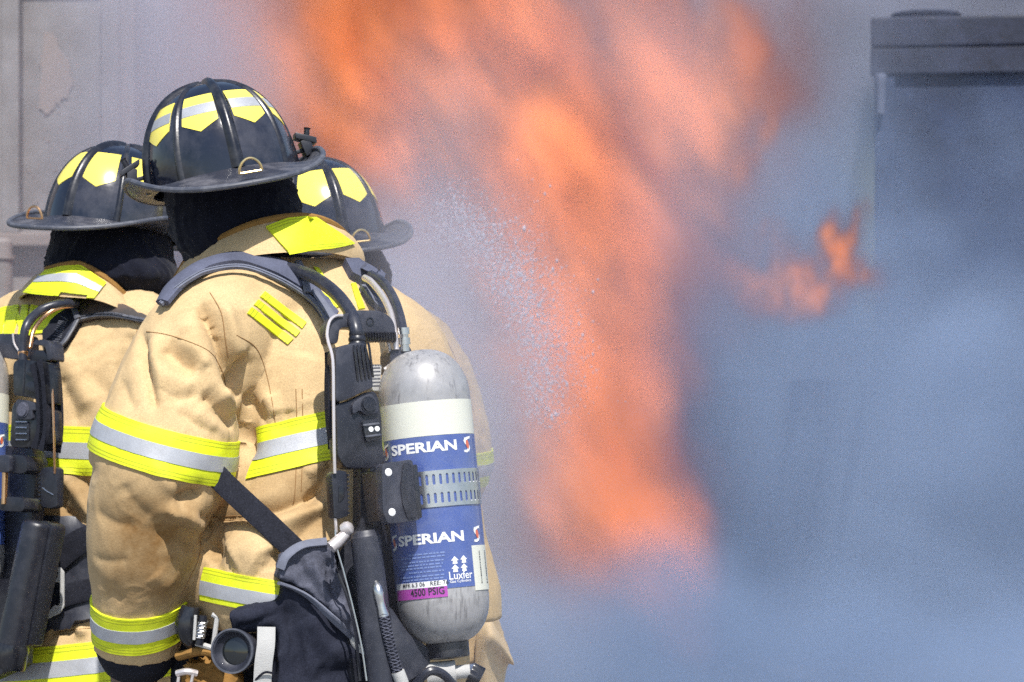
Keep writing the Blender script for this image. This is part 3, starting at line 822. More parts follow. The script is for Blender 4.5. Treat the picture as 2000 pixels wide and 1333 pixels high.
ha, pa = KC_.find(776, 1146); hb, pb = KC_.find(873, 1143)
h_w0, _ = KC_.find(825, 1133 + 4); h_w1, _ = KC_.find(825, 1146 + 3); h_m1, _ = KC_.find(825, 1166 + 4)
mb = MB(); KC_.band(mb, h_w0, h_w1, .0013, pa, pb, n=20); build('white_strip', mb, M['white'], TK)
mb = MB(); KC_.band(mb, h_w1 + .0004, h_m1, .0013, pa, pb, n=20); build('magenta_strip', mb, M['magenta'], TK)
lettering('4500 PSIG', 834, 1157, .062, .0125, M['black_print'], TK, bold=.012, sx=1.0, off=.002)
lettering('MFR 6.3 06   REE: 76', 827, 1142, .088, .0075, M['black_print'], TK, bold=.004, sx=1.0, off=.002)
# cylinder maker's mark: four small arrows over the word
ar = [(0, .5), (.42, .05), (.2, .05), (.28, -.3), (-.28, -.3), (-.2, .05), (-.42, .05)]
for dx, dy in ((-9, -7), (8, -9), (-8, 9), (9, 7)):
    h, p = KC_.find(897 + dx, 1103 + dy); mb = MB(); KC_.wrap(mb, poly_vf(ar if dy < 0 else [(x, y) for x, y in ar]), h, p, .0016, .0165); build('arrow_mark', mb, M['white'], TK, smooth=False)
lettering('Luxfer', 900, 1124, .044, .014, M['white'], TK, bold=.008, sx=1.0, off=.0016)
lettering('Gas Cylinders', 900, 1135, .040, .0045, M['white'], TK, bold=.01, sx=1.0, off=.0016)
h0, p0 = KC_.find(920, 1066); h1, p1 = KC_.find(951, 1066); h2, _ = KC_.find(930, 1150)
mb = MB(); KC_.band(mb, h0, h2 + .003, .0013, p0, p1, n=10); st = build('barcode_sticker', mb, M['cream'], TK)
mb = MB(); hb = h0 + .010; rr = random.Random(9); pA, pB = p0 + (p1 - p0) * .28, p0 + (p1 - p0) * .72
while hb < h2 - .008:
    w = rr.choice((.0008, .0012, .002)); mb.add([KC_.pt(hb, pA, .0019), KC_.pt(hb, pB, .0019), KC_.pt(hb + w, pB, .0019), KC_.pt(hb + w, pA, .0019)], [(0, 1, 2, 3)]); hb += w + rr.choice((.0009, .0014))
build('barcode', mb, M['black_print'], TK, smooth=False)
# perforated steel band round the cylinder
h0, _ = KC_.find(876, 917); h1, _ = KC_.find(880, 988)
mb = MB(); NS = 44; ro = .0028; ri = .0014
rows = [0, .13, .22, .42, .58, .78, .87, 1.0]
def hv(t): return h0 + (h1 - h0) * t
step = 2 * math.pi / NS
for i in range(NS):
    a0 = -math.pi + i * step; cols = [a0, a0 + step * .30, a0 + step * .40, a0 + step * .60, a0 + step * .70, a0 + step]
    yy = [(0, .13, .36, .64, .87, 1), (0, .13, .36, .64, .87, 1), (0, .10, .39, .61, .90, 1), (0, .10, .39, .61, .90, 1), (0, .13, .36, .64, .87, 1), (0, .13, .36, .64, .87, 1)]
    for c in range(5):
        for r in range(5):
            if r in (1, 3) and c in (1, 2, 3): continue
            P = []
            for off in (ro, ri):
                P += [KC_.pt(hv(yy[c][r]), cols[c], off), KC_.pt(hv(yy[c + 1][r]), cols[c + 1], off), KC_.pt(hv(yy[c + 1][r + 1]), cols[c + 1], off), KC_.pt(hv(yy[c][r + 1]), cols[c], off)]
            mb.add(P, [(0, 1, 2, 3), (4, 7, 6, 5), (0, 4, 5, 1), (1, 5, 6, 2), (2, 6, 7, 3), (3, 7, 4, 0)])
build('steel_band', mb, M['steel'], AP, smooth=False)
# latch of the band
def slab(root, name, poly, front, back, m, bevel=.002, P=None, r=5):
    mb = MB(); (P or G).slab(mb, rounded(poly, r), front, back); return build(name, mb, M[m], root, bevel=bevel, sharp=40)
LT = slab(AP, 'latch', [(746, 906), (806, 897), (822, 1016), (758, 1024), (748, 1000)], .088, .062, 'plastic_dusty', .003, r=8)
slab(AP, 'latch_bracket', [(752, 915), (775, 912), (785, 1014), (765, 1018)], .061, -.03, 'plastic', .003)
slab(LT, 'latch_pad', [(789, 905), (803, 903), (815, 1010), (797, 1014), (787, 985), (783, 950)], .0915, .085, 'plastic', .0015)
slab(LT, 'latch_roller', [(806, 908), (815, 907), (825, 1012), (816, 1014)], .089, .02, 'gloss', .003)
for x, y in ((758, 923), (765, 1001)):
    mb = MB(); lathe(mb, G.at(x, y, .087), G.n, [(0, .0068), (.002, .0066), (.0032, .004), (.0034, 0)], n=18); build('rivet', mb, M['white'], LT)
vf = text_mesh('ADJUST', 1.0, 0.01, 1.0); c0 = G.at(790, 958, .0922); ex = (G.at(793, 978, .0922) - c0).normalized(); ey = -ex.cross(G.n) * 1.0
mb = MB(); mb.add([c0 + ex * x * .0108 + (G.n.cross(ex)) * y * .0108 for x, y in vf[0]], vf[1]); build('lettering', mb, M['black_print'], LT, smooth=False)
# valve at the foot of the cylinder
mb = MB(); lathe(mb, KC_.T + KC_.ax * (HS[6] - .006), KC_.ax, [(0, .034), (.002, .0375), (.026, .0375), (.028, .035), (.030, .02)], n=36); build('valve_collar', mb, M['rib'], AP, sharp=30)
mb = MB(); c = G.at(868, 1316, 0)
lathe(mb, c, KC_.e, [(-.03, .022), (.02, .022), (.02, .012), (.045, .012)], n=24); build('valve_body', mb, M['white_tape'], AP)
mb = MB(); 
for k in range(5):
    pass
kc = G.at(916, 1318, .01); pts = []
for k in range(40):
    a = 2 * math.pi * k / 40; r = .021 + .0035 * math.cos(5 * a); pts.append((r, a))
kx = (KC_.e * .8 - KC_.c * .1 + KC_.ax * .5).normalized(); ks = KC_.c; ku = kx.cross(ks)
prism(mb, [kc + ks * r * math.cos(a) + ku * r * math.sin(a) for r, a in pts], kx * .022); build('valve_knob', mb, M['gloss'], AP, bevel=.002)
mb = MB(); tube(mb, [G.at(810, 1340, .03), G.at(838, 1312, .05), G.at(866, 1318, .05), G.at(890, 1345, .04)], .008, n=10); build('valve_hose', mb, M['hose'], AP)
# back frame behind everything
slab(AP, 'back_frame', [(704, 885), (746, 892), (752, 1030), (778, 1110), (795, 1255), (815, 1300), (830, 1350), (690, 1350), (660, 1110), (664, 1075), (704, 1032)], -.045, -.075, 'plastic', .004, r=8)
slab(AP, 'frame_rail', [(722, 905), (738, 905), (742, 1026), (728, 1028)], -.02, -.045, 'gloss', .004)
slab(AP, 'lumbar_shroud', [(760, 1180), (800, 1240), (836, 1262), (845, 1292), (805, 1330), (740, 1340), (740, 1230)], .0, -.07, 'plastic_dusty', .01, r=14)
# carrying handle
slab(AP, 'carrying_handle', [(641, 640), (650, 621), (676, 612), (700, 606), (742, 607), (762, 618), (771, 632), (774, 662), (716, 668), (700, 640), (664, 640), (660, 672), (644, 672)], -.005, -.04, 'plastic_dusty', .005, r=8)
mb = MB(); 
for i in range(11):
    x = 716 + i * 5.4; tube(mb, [G.at(x, 649, .004), G.at(x + 1.5, 661, -.002), G.at(x + 1, 667, -.018)], .0028, n=8, spans=3)
build('handle_grip', mb, M['plastic'], AP)
mb = MB(); lathe(mb, G.at(722, 629, -.006), G.n, [(0, .0078), (.0022, .0078), (.0022, .0056), (.0006, .0052), (.0006, 0)], n=20); build('handle_eyelet', mb, M['gloss'], AP)
# reducer housing
H1 = slab(AP, 'upper_housing', [(656, 686), (664, 676), (704, 668), (716, 674), (722, 700), (728, 742), (729, 758), (716, 762), (696, 772), (676, 782), (656, 786)], .028, -.006, 'plastic_dusty', .009, r=10)
mb = MB()
for i in range(5):
    x = 691 + i * 7.4; tube(mb, [G.at(x - 3, 674 - i * .7, .006), G.at(x, 677 - i * .4, .0285), G.at(x + 4, 706, .0305), G.at(x + 8, 744 - i * 1.5, .0285)], .0022, n=8, spans=4)
build('louvre', mb, M['gloss'], H1)
H2 = slab(AP, 'lower_housing', [(656, 789), (678, 785), (698, 775), (718, 765), (733, 764), (741, 780), (746, 820), (748, 868), (752, 902), (735, 915), (676, 915), (660, 892)], .022, -.012, 'plastic', .007, r=8)
slab(H2, 'face_panel', [(688, 790), (704, 776), (727, 768), (737, 786), (740, 806), (716, 812), (702, 800), (690, 812)], .030, .015, 'plastic_dusty', .003, r=7)
mb = MB(); lathe(mb, G.at(719, 791, .029), G.n, [(0, .0145), (.003, .0145), (.003, .0122), (.0055, .0118), (.006, 0)], n=28); build('bypass_knob', mb, M['rib'], H2, sharp=30)
slab(H2, 'clip_frame', [(708, 822), (738, 818), (745, 858), (716, 864)], .030, .015, 'gloss', .002)
for x, y in ((724, 839), (736, 838)):
    mb = MB(); lathe(mb, G.at(x, y, .0295), G.n, [(0, .0048), (.002, .0046), (.0026, 0)], n=14); build('rivet', mb, M['white'], H2)
slab(H2, 'clip_bar', [(709, 829), (741, 825), (742, 829), (710, 833)], .033, .029, 'edge', .0008); slab(H2, 'clip_bar', [(714, 851), (745, 847), (746, 851), (715, 855)], .033, .029, 'edge', .0008)
slab(AP, 'data_plate', [(722, 712), (746, 712), (742, 764), (728, 764)], -.035, -.045, 'white_tape', .001)
mb = MB()
for i in range(6): G.slab(mb, [(727, 718 + i * 7), (743, 717.5 + i * 7), (743, 720 + i * 7), (727, 720.5 + i * 7)], -.0345, -.036)
build('small_print', mb, M['edge'], AP, smooth=False)
mb = MB(); P = [G.at(x, y, o) for x, y, o in ((669, 617, -.004), (655, 618, -.002), (644, 628, 0), (639, 650, .004), (641, 668, .012), (650, 705, .028), (651.5, 790, .034), (652.5, 870, .034), (654, 925, .03))]
tube(mb, P, .0029, n=8, spans=5); tube(mb, [G.at(655, 1012, .02), G.at(657, 1040, .018)], .0029, n=8, smooth=False); build('wire_guard', mb, M['wire'], AP)
mb = MB(); P = [G.at(x, y, -.022) for x, y in ((641, 690), (640, 740), (641, 800), (645, 855), (650, 876))]; ribbon(mb, P, [G.n] * 5, [.016, .020, .021, .019, .010], .03, spans=6); build('side_pad', mb, M['web'], AP)
# adjuster buckle, gauge tube, fittings
AD = slab(AP, 'strap_adjuster', [(648, 926), (660, 918), (678, 921), (681, 1008), (664, 1014), (653, 1012)], .026, .0, 'plastic', .003)
mb = MB()
for i in range(10): G.slab(mb, [(679, 926 + i * 8.2), (683, 927 + i * 8.2), (683, 930 + i * 8.2), (679, 931 + i * 8.2)], .022, .006)
build('adjuster_teeth', mb, M['plastic'], AD, smooth=False)
slab(AD, 'adjuster_recess', [(662, 950), (672, 944), (674, 972), (662, 984)], .0275, .02, 'gloss', .001)
mb = MB(); a, b = G.at(712, 1036, .02), G.at(752, 1360, .02); lathe(mb, a, b - a, [(0, .012), (.001, .021), (.006, .024), (.010, .0245), (.012, .0262), ((b - a).length, .0262), ((b - a).length, 0)], n=36); GT = build('gauge_tube', mb, M['plastic_dusty'], AP, sharp=40)
mb = MB(); P = [G.at(x, y, o) for x, y, o in ((733, 1130, .035), (738, 1152, .05), (744, 1180, .052), (750, 1204, .052))]; tube(mb, P, [.004, .0085, .0075, .0095], n=14); build('hose_fitting', mb, M['steel'], AP)
mb = MB(); P = [G.at(x, y, .052) for x, y in ((749, 1200), (757, 1240), (767, 1280), (778, 1318))]; tube(mb, P, .0085, n=14); 
BH = build('braided_hose', mb, M['web'], AP)
mb = MB(); P = catmull(P, 22)
for k, sg in ((0, 1), (1, 1), (2, 1), (0, -1), (1, -1), (2, -1)):
    q = []
    for i, p in enumerate(P):
        an = sg * i * .55 + k * 2.09; q.append(Vector(p) + (G.r * math.cos(an) + G.n * math.sin(an)) * .0090)
    tube(mb, q, .0009, n=4, smooth=False)
build('braid', mb, M['denim_grey'], BH)
mb = MB(); tube(mb, [G.at(777, 1312, .052), G.at(784, 1330, .052), G.at(792, 1356, .05)], [.0115, .0115, .011], n=14, smooth=False); build('hose_fitting', mb, M['white_tape'], AP)
mb = MB(); c = G.at(681, 1031, .035); lathe(mb, c - Vector((.012, 0, .006)), Vector((1, -.3, .5)), [(0, .006), (.003, .011), (.010, .0125), (.017, .011), (.021, .006), (.022, 0)], n=20); tube(mb, [G.at(676, 1042, .034), G.at(660, 1058, .032), G.at(646, 1070, .03)], [.0085, .0105, .0105], n=14, smooth=False); build('quick_connector', mb, M['wire'], AP)
mb = MB(); tube(mb, [G.at(x, y, .03) for x, y in ((655, 1035), (657, 1066), (672, 1120), (690, 1190), (706, 1262), (716, 1330))], .0016, n=6); build('cable', mb, M['steel'], AP)
mb = MB(); tube(mb, [G.at(x, y, .0) for x, y in ((660, 1120), (676, 1160), (690, 1210), (697, 1260), (704, 1330))], .003, n=6); build('cord', mb, M['rib'], AP)
# hoses over the shoulders
h = hit(BC, 574, 540); y0 = h[0].y - .022
g = G.at(697, 660, .01); yy = lambda t: y0 + (g.y - y0) * t
mb = MB(); tube(mb, [W(x, y, yy(t)) for x, y, t in ((560, 526, -.05), (580, 529, 0), (618, 545, .25), (655, 573, .55), (682, 607, .8), (694, 640, .97), (697, 672, 1.0))], .0118, n=18); build('supply_hose', mb, M['hose'], AP)
mb = MB(); lathe(mb, G.at(697, 648, .01), G.at(698, 680, .01) - G.at(697, 648, .01), [(0, .0135), (.006, .0145), (.008, .0135), (.012, .0155), (.016, .0155), (.018, .014), (.022, .016), (.03, .016)], n=22); build('hose_cuff', mb, M['plastic'], AP, sharp=40)
y0r, gr = -.02, G.at(776, 690, -.02)
yr = lambda t: y0r + (gr.y - y0r) * t
mb = MB(); tube(mb, [W(x, y, yr(t)) for x, y, t in ((712, 543, 0), (726, 552, .15), (748, 580, .4), (763, 612, .7), (770, 650, .95), (773, 684, 1.0))], .0062, n=12); build('braided_hose', mb, M['wire'], AP)
mb = MB(); tube(mb, [W(x, y, yr(t) + .012) for x, y, t in ((724, 537, 0), (748, 552, .2), (768, 582, .5), (780, 615, .8), (787, 648, 1.0))], .0088, n=14); build('black_hose', mb, M['hose'], AP)
mb = MB(); a = W(788, 640, yr(1) + .01); lathe(mb, a, Vector((.05, 0, -1)), [(0, .010), (.012, .0105), (.012, .008), (.018, .008), (.018, .0105), (.030, .011), (.030, .0085), (.042, .009)], n=18); build('hose_fitting', mb, M['steel'], AP)
slab(AP, 'valve_bracket', [(762, 690), (772, 679), (800, 676), (806, 690), (796, 720), (764, 730)], -.02, -.06, 'plastic_dusty', .003)
mb = MB(); tube(mb, [G.at(x, y, -.03) for x, y in ((757, 668), (761, 684), (761, 712), (750, 722))], .0032, n=8); build('wire_guard', mb, M['wire'], AP)
# shoulder straps lie on the coat and the foot of its collar
BK = [BC, bvh_of(KC)]
P, N = on(BC, [(326, 602), (346, 573), (378, 546), (414, 528), (468, 518), (526, 530), (566, 546), (584, 556)], .006); mb = MB(); ribbon(mb, P, N, [.03, .038, .042, .045, .050, .052, .052, .052], .015, edge=.15); SS = build('shoulder_strap', mb, M['strap'], AP, sharp=50)
P, N = on(BC, [(324, 606), (346, 583), (376, 559), (410, 544), (470, 536), (532, 553), (586, 582), (618, 612), (636, 642)], .010); mb = MB(); ribbon(mb, P, N, .009, .011); build('strap_piping', mb, M['piping'], SS)
P, N = on(BC, [(578, 530), (581, 545), (584, 562), (588, 580)], .018); mb = MB(); ribbon(mb, P, N, .014, .008); build('strap_cuff', mb, M['piping'], SS)
mb = MB(); patch(mb, BC, ([(586, 552), (612, 566), (636, 588), (658, 618)], [(588, 578), (604, 592), (620, 612), (640, 640)]), nu=12, off=.003, thick=.010); build('lower_strap', mb, M['strap'], AP, sharp=50)
P, N = on(BC, [(592, 574), (612, 592), (632, 618), (648, 640)], .016); mb = MB(); ribbon(mb, P, N, .016, .009); build('strap_piping', mb, M['piping'], AP)
mb = MB(); patch(mb, BK, ([(668, 520), (698, 520), (728, 535), (744, 551)], [(682, 546), (700, 556), (716, 574), (728, 600)]), nu=14, off=.004, thick=.014, fallback=.0); SR = build('shoulder_strap', mb, M['strap'], AP, sharp=50)
mb = MB(); patch(mb, BC, ([(712, 566), (736, 586), (768, 610)], [(700, 566), (716, 590), (738, 612)]), nu=10, off=.004, thick=.01, fallback=0); build('lower_strap', mb, M['piping'], AP, sharp=50)
# reflective letters on the back of the coat
for q in ([(507, 581), (516, 571), (598, 632), (590, 643)], [(495, 597), (503, 587), (586, 649), (578, 659)], [(482, 613), (490, 602), (573, 663), (562, 674)]):
    mb = MB(); patch(mb, BC, q, nu=8, nv=4, off=.002 + .0006 * len(mb.v)); build('reflective_letter', mb, M['yellow'], PC)
for q in ([(612, 524), (622, 526), (636, 548), (628, 548)], [(600, 554), (612, 560), (664, 600), (650, 606)], [(685, 556), (694, 556), (712, 604), (700, 606)]):
    mb = MB(); patch(mb, BC, q, nu=8, nv=4, off=.002, fallback=.0); build('reflective_letter', mb, M['yellow'], PC)
# shoulder-bag strap, pouch, lamp and buckle at the hip
BS = thing('bag_strap', W(500, 1005, -.2), 'plain black webbing strap slanting across the lower back of the middle coat', 'strap')
px_ = [(414, 920), (440, 947), (475, 980), (510, 1012), (550, 1050), (596, 1094)]; yv = min((hit(BC, *q)[0].y if hit(BC, *q) else 0) + .0004 * (i - 5) * 0 for i, q in enumerate(px_[1:5])) - .012
P, N = [W(x, y, yv + .02 - .004 * i) for i, (x, y) in enumerate(px_)], [Vector((.25, -1, .1))] * 6; mb = MB(); ribbon(mb, P, N, .041, .004); build('webbing', mb, M['web'], BS)
PO = thing('gear_pouch', W(630, 1333, -.30), 'black cloth gear pouch with a grey flap hanging at the hip of the middle firefighter', 'pouch')
PP = Plane(W(630, 1200, -.30), -14, 0)
mb = MB(); PP.slab(mb, [(552, 1118), (600, 1120), (660, 1130), (688, 1200), (714, 1278), (706, 1335), (690, 1420), (548, 1420), (540, 1330), (545, 1230)], .0, -.10)
tube(mb, [PP.at(450, 1215, -.04), PP.at(500, 1206, -.03), PP.at(560, 1200, -.03)], [.024, .026, .03], n=16)
me = fuse(mb, .006, 14); crumple(me, .0028, 12, .14); sculpt(me, [([(560, 1180), (580, 1260), (585, 1330)], .02, -.01), ([(600, 1200), (640, 1260), (690, 1300)], .02, .008), ([(450, 1230), (500, 1222), (545, 1190)], .012, -.008), ([(620, 1330), (660, 1310), (700, 1300)], .02, -.008)])
bp = me_bvh(me); skin_object('pouch_body', me, M['denim'], PO)
mb = MB(); PP.slab(mb, [(548, 1112), (556, 1086), (590, 1066), (640, 1058), (656, 1072), (662, 1110), (684, 1170), (700, 1220), (718, 1276), (690, 1246), (652, 1204), (610, 1164), (575, 1142), (546, 1132)], .016, -.05)
me = fuse(mb, .0045, 7); crumple(me, .0022, 15, .10); sculpt(me, [([(640, 1090), (650, 1150), (680, 1220)], .012, -.012), ([(610, 1090), (640, 1160), (690, 1230)], .012, .008), ([(575, 1085), (600, 1130), (640, 1180)], .012, -.006), ([(660, 1180), (676, 1200), (690, 1190)], .012, .012)]); bf = me_bvh(me); FL = skin_object('pouch_flap', me, M['denim_grey'], PO)
P, N = on([bf, bp], [(548, 1132), (575, 1142), (610, 1163), (652, 1203), (690, 1245), (716, 1275)], .004); mb = MB(); ribbon(mb, P, N, .014, .006); build('flap_binding', mb, M['piping'], FL)
P, N = on([bf, bp], [(549, 1112), (560, 1088), (592, 1070), (638, 1062)], .003); mb = MB(); ribbon(mb, P, N, .016, .006); build('flap_binding', mb, M['piping'], FL)
P, N = on([bf, bp], [(684, 1240), (700, 1256), (716, 1276)], .004); mb = MB(); ribbon(mb, P, N, [.008, .014, .008], .006); build('worn_edge', mb, M['white_tape'], FL)
LA = thing('hand_lamp', W(455, 1275, -.30), 'round black lamp facing backwards beside the white strap at the middle hip', 'lamp')
ax = Vector((-.30, -1, .10)).normalized(); c = W(455, 1272, -.33)
mb = MB(); lathe(mb, c, ax, [(-.09, .022), (-.05, .030), (-.02, .036), (-.004, .0385), (0, .0385), (.003, .037), (.003, .033), (-.004, .031), (-.010, .024), (-.010, 0)], n=40); build('barrel', mb, M['plastic_dusty'], LA, sharp=35)
mb = MB(); lathe(mb, c - ax * .0095, ax, [(0, .0235), (.002, .018), (.0035, 0)], n=32); build('lens', mb, M['glass'], LA)
mb = MB(); lathe(mb, c + ax * .002, ax, [(0, .0388), (.0035, .0388), (.0035, .0358), (0, .0355)], n=40, cap=False); build('rim', mb, M['edge'], LA)
mb = MB(); ribbon(mb, [W(520, 1225, -.33), W(519, 1260, -.335), W(514, 1300, -.335), W(511, 1360, -.33)], [Vector((.2, -1, 0))] * 4, .031, .004); WS = build('hip_strap', mb, M['white_tape'], None); tag(WS, 'short white webbing strap hanging between the round lamp and the pouch', 'strap')
mb = MB(); ribbon(mb, [W(497, 1330, -.337), W(516, 1314, -.341), W(533, 1315, -.338)], [Vector((.2, -1, 0))] * 3, .004, .002); build('cross_stitch', mb, M['web'], WS)
mb = MB(); HB = Plane(W(450, 1260, -.10), -8, 0); HB.slab(mb, rounded([(340, 1196), (420, 1184), (600, 1184), (600, 1420), (330, 1420)], 14), .0, -.05); build('hip_pad', mb, M['web'], AP, bevel=.01)
BU = thing('harness_buckle', W(405, 1240, -.2), 'steel spring buckle showing between the cuff and the round lamp', 'buckle')
Y = -.22
def bar(mb, a, b, r, y=Y, n=8): tube(mb, [W(a[0], a[1], y), W(b[0], b[1], y)], r, n=n, smooth=False)
mb = MB(); bar(mb, (382, 1202), (379, 1250), .0028, Y - .02); bar(mb, (414, 1200), (436, 1212), .0045, Y - .01); bar(mb, (424, 1206), (416, 1266), .0045, Y - .01); bar(mb, (382, 1256), (420, 1268), .005, Y - .01); build('frame', mb, M['white_tape'], BU)
mb = MB(); bar(mb, (397, 1203), (389, 1260), .0072, Y - .015, 14); build('spring_pin', mb, M['plastic'], BU)
mb = MB(); q = []
for i in range(90):
    t = i / 89; p = W(396 + (390 - 396) * t, 1214 + (1248 - 1214) * t, Y - .015); a = i * .75; q.append(p + Vector((math.cos(a), math.sin(a), 0)) * .0085)
tube(mb, q, .0013, n=5, smooth=False); build('spring', mb, M['steel'], BU)
mb = MB(); tube(mb, [W(372, 1185, Y + .01), W(366, 1225, Y + .01), W(380, 1262, Y + .02)], [.016, .022, .014], n=14); build('release_lever', mb, M['gloss'], BU)
mb = MB(); tube(mb, [W(350, 1282, Y + .03), W(395, 1272, Y), W(440, 1282, Y)], .012, n=10, flat=.7); build('leather_keeper', mb, M['cord'], BU)
HP = thing('leather_holder', W(395, 1333, -.2), 'crumpled tan leather holder with steel clip below the spring buckle', 'holder')
mb = MB(); PQ = Plane(W(400, 1300, -.2), 0, 0); PQ.slab(mb, [(356, 1290), (440, 1284), (470, 1330), (470, 1420), (352, 1420)], .0, -.06); me = fuse(mb, .005, 8); crumple(me, .006, 44, .06); at = me.attributes.new('soil_shade', 'FLOAT', 'POINT'); skin_object('leather', me, M['cord'], HP)
mb = MB(); bar(mb, (349, 1322), (346, 1345), .003, -.24); bar(mb, (377, 1318), (371, 1345), .003, -.24); tube(mb, [W(345, 1316, -.235), W(365, 1312, -.24), (W(385, 1316, -.235))], .006, n=8); build('clip', mb, M['wire'], HP)
# ------------------------------------------------------------------ the firefighter on the left
PL = thing('person', W(120, 1500, .95).xy.to_3d(), 'left firefighter in a tan coat with a black gauge bottle at the hip', 'person', 'firefighters at the fire')
YL = 35
mb = MB()
torso(mb, [(130, 1400, .93, .29, .215), (128, 1240, .93, .265, .19), (130, 1150, .93, .235, .165), (130, 1050, .93, .235, .165), (136, 900, .94, .250, .170), (150, 760, .95, .25, .165), (165, 660, .97, .225, .15), (185, 600, .98, .165, .115), (200, 560, 1.0, .115, .09), (210, 530, 1.0, .08, .07)], YL)
sleeve(mb, [(205, 640, .95, .09), (270, 655, .88, .10), (310, 720, .85, .108), (330, 850, .88, .112), (350, 940, .98, .108), (400, 980, 1.15, .095), (450, 990, 1.3, .08)])
sleeve(mb, [(130, 640, 1.02, .09), (40, 660, 1.16, .10), (10, 760, 1.24, .105), (0, 880, 1.3, .105), (60, 960, 1.42, .09), (160, 980, 1.52, .08)])
me = fuse(mb, .0065, 10)
crumple(me, .0018, 15)
sculpt(me, [([(160, 720), (200, 760), (240, 790)], .03, -.008), ([(110, 700), (150, 740), (180, 800)], .03, .010), ([(115, 735), (140, 790), (150, 830)], .02, -.007),
 ([(118, 925), (150, 960), (180, 1010)], .018, .016), ([(150, 925), (178, 960), (190, 1000)], .018, -.02), ([(110, 960), (125, 1000), (160, 1020)], .014, -.014), ([(250, 650), (262, 720), (240, 800)], .02, -.008), ([(230, 660), (215, 740), (190, 820)], .02, .005),
 ([(70, 1240), (110, 1232), (150, 1228)], .014, -.012), ([(80, 1228), (100, 1240)], .01, .01), ([(150, 1228), (170, 1240)], .01, .012)])
soil_shade(me, [(170, 960, .06, .6), (120, 1010, .05, .6)])  # first spot paints the neighbouring arm's shadow into the coat
BL = me_bvh(me)
JL = skin_object('coat', me, M['canvas'], PL)
tape(PL, BL, W(136, 883, .94), (.04, .06, 1), .050, .31)
tape(PL, BL, W(130, 1290, .93), (-.12, .02, 1), .048, .36)
tape(PL, BL, W(335, 870, .89), (.1, .1, -1), .045, .16)
for q in ([(-6, 606), (14, 600), (4, 655), (-14, 655)], [(16, 600), (38, 597), (28, 656), (8, 656)], [(44, 598), (58, 597), (50, 660), (36, 658)], [(62, 598), (76, 600), (66, 662), (54, 660)], [(20, 602), (30, 598), (60, 655), (48, 658)]):
    mb = MB(); patch(mb, BL, q, nu=8, nv=4, off=.002, fallback=.8); build('reflective_letter', mb, M['yellow'], PL)
mb = MB(); patch(mb, BL, ([(66, 612), (90, 603), (128, 607)], [(62, 655), (92, 650), (130, 628)]), nu=10, nv=5, off=.002, fallback=.8); build('reflective_letter', mb, M['yellow'], PL)
mb = MB()
for s in ([(268, 640), (262, 700), (250, 780), (248, 850)], [(112, 1236), (150, 1230), (190, 1226)]): seam(mb, BL, s)
build('seam', mb, M['thread'], PL)
lower_body(PL, 130, .95, YL, 1420)
hood(PL, [(225, 380, 1.02, .10, .115), (225, 430, 1.0, .118, .125), (217, 460, .99, .130, .13), (213, 495, .98, .140, .135), (216, 520, .97, .150, .14), (230, 545, .97, .145, .135), (255, 585, .98, .105, .10), (275, 625, .98, .07, .07)], 42)
CTL = [(60, 560, 1.2), (66, 545, 1.0), (92, 528, .87), (125, 520, .83), (158, 519, .83), (205, 545, .83), (245, 580, .86), (292, 622, .95), (320, 600, 1.12), (230, 560, 1.25), (120, 555, 1.28)]
CBL = [(40, 590, 1.2), (44, 580, .95), (62, 574, .84), (120, 580, .79), (180, 585, .78), (225, 600, .79), (262, 620, .82), (300, 650, .9), (330, 640, 1.12), (230, 610, 1.27), (110, 600, 1.3)]
KL = collar(PL, CTL, CBL); bk = bvh_of(KL)
mb = MB(); patch(mb, bk, ([(90, 531), (125, 522), (158, 521), (206, 555)], [(48, 573), (90, 577), (140, 582), (184, 584)]), off=.003, nu=18); CPL = build('collar_patch', mb, M['yellow'], PL)
mb = MB(); patch(mb, bk, ([(78, 543), (120, 537), (150, 538), (199, 564)], [(68, 554), (120, 552), (150, 556), (192, 573)]), off=.0055, thick=.001, nu=18, nv=3); build('silver_stripe', mb, M['silver'], CPL)
mb = MB(); tube(mb, [W(x, y, z - .004) for x, y, z in CTL[2:8]], .009, n=8); tube(mb, [W(x - 2, y + 12, z - .012) for x, y, z in CTL[4:8]], .006, n=8); build('collar_piping', mb, M['cord'], PL)
HL = helmet(helmet_pose(222, 452, 1.0, -31, -8, -4), 'black fire helmet of the left firefighter, with a copper ring on its brim', 'black fire helmets', False, False, 'copper')

GL = Plane(W(-52, 900, .74), 35, 6)
AL = thing('air_pack', GL.p, 'air pack of the left firefighter, cut off by the left edge of the photo', 'air pack', 'breathing air packs')
KL_ = Cyl(GL.at(-58, 662, 0), GL.at(-62, 1090, 0), R_T)
hl = lambda x, y: KL_.find(x, y)[0]
TL = cylinder_on(AL, KL_, [0, .085, hl(-40, 765), hl(-40, 822), hl(-45, 1062), hl(-45, 1085), hl(-45, 1160)])
h, p = KL_.find(2, 861); mb = MB(); KL_.wrap(mb, poly_vf(swoosh()), h, p, .0015, .023); build('swoosh_mark', mb, M['white'], TL, smooth=False)
mb = MB(); KL_.wrap(mb, poly_vf([(.2 * math.cos(a), .34 * math.sin(a)) for a in [2 * math.pi * i / 16 for i in range(16)]]), h, p, .0019, .023); build('red_drop', mb, M['red'], TL, smooth=False)
SL = lambda n, poly, f, b, m, bev=.002, r=5, root=AL: slab(root, n, poly, f, b, m, bev, GL, r)
U1 = SL('upper_housing', [(25, 712), (32, 702), (48, 703), (92, 707), (99, 716), (101, 792), (80, 786), (58, 776), (26, 774)], .03, .0, 'gloss', .008, 8)
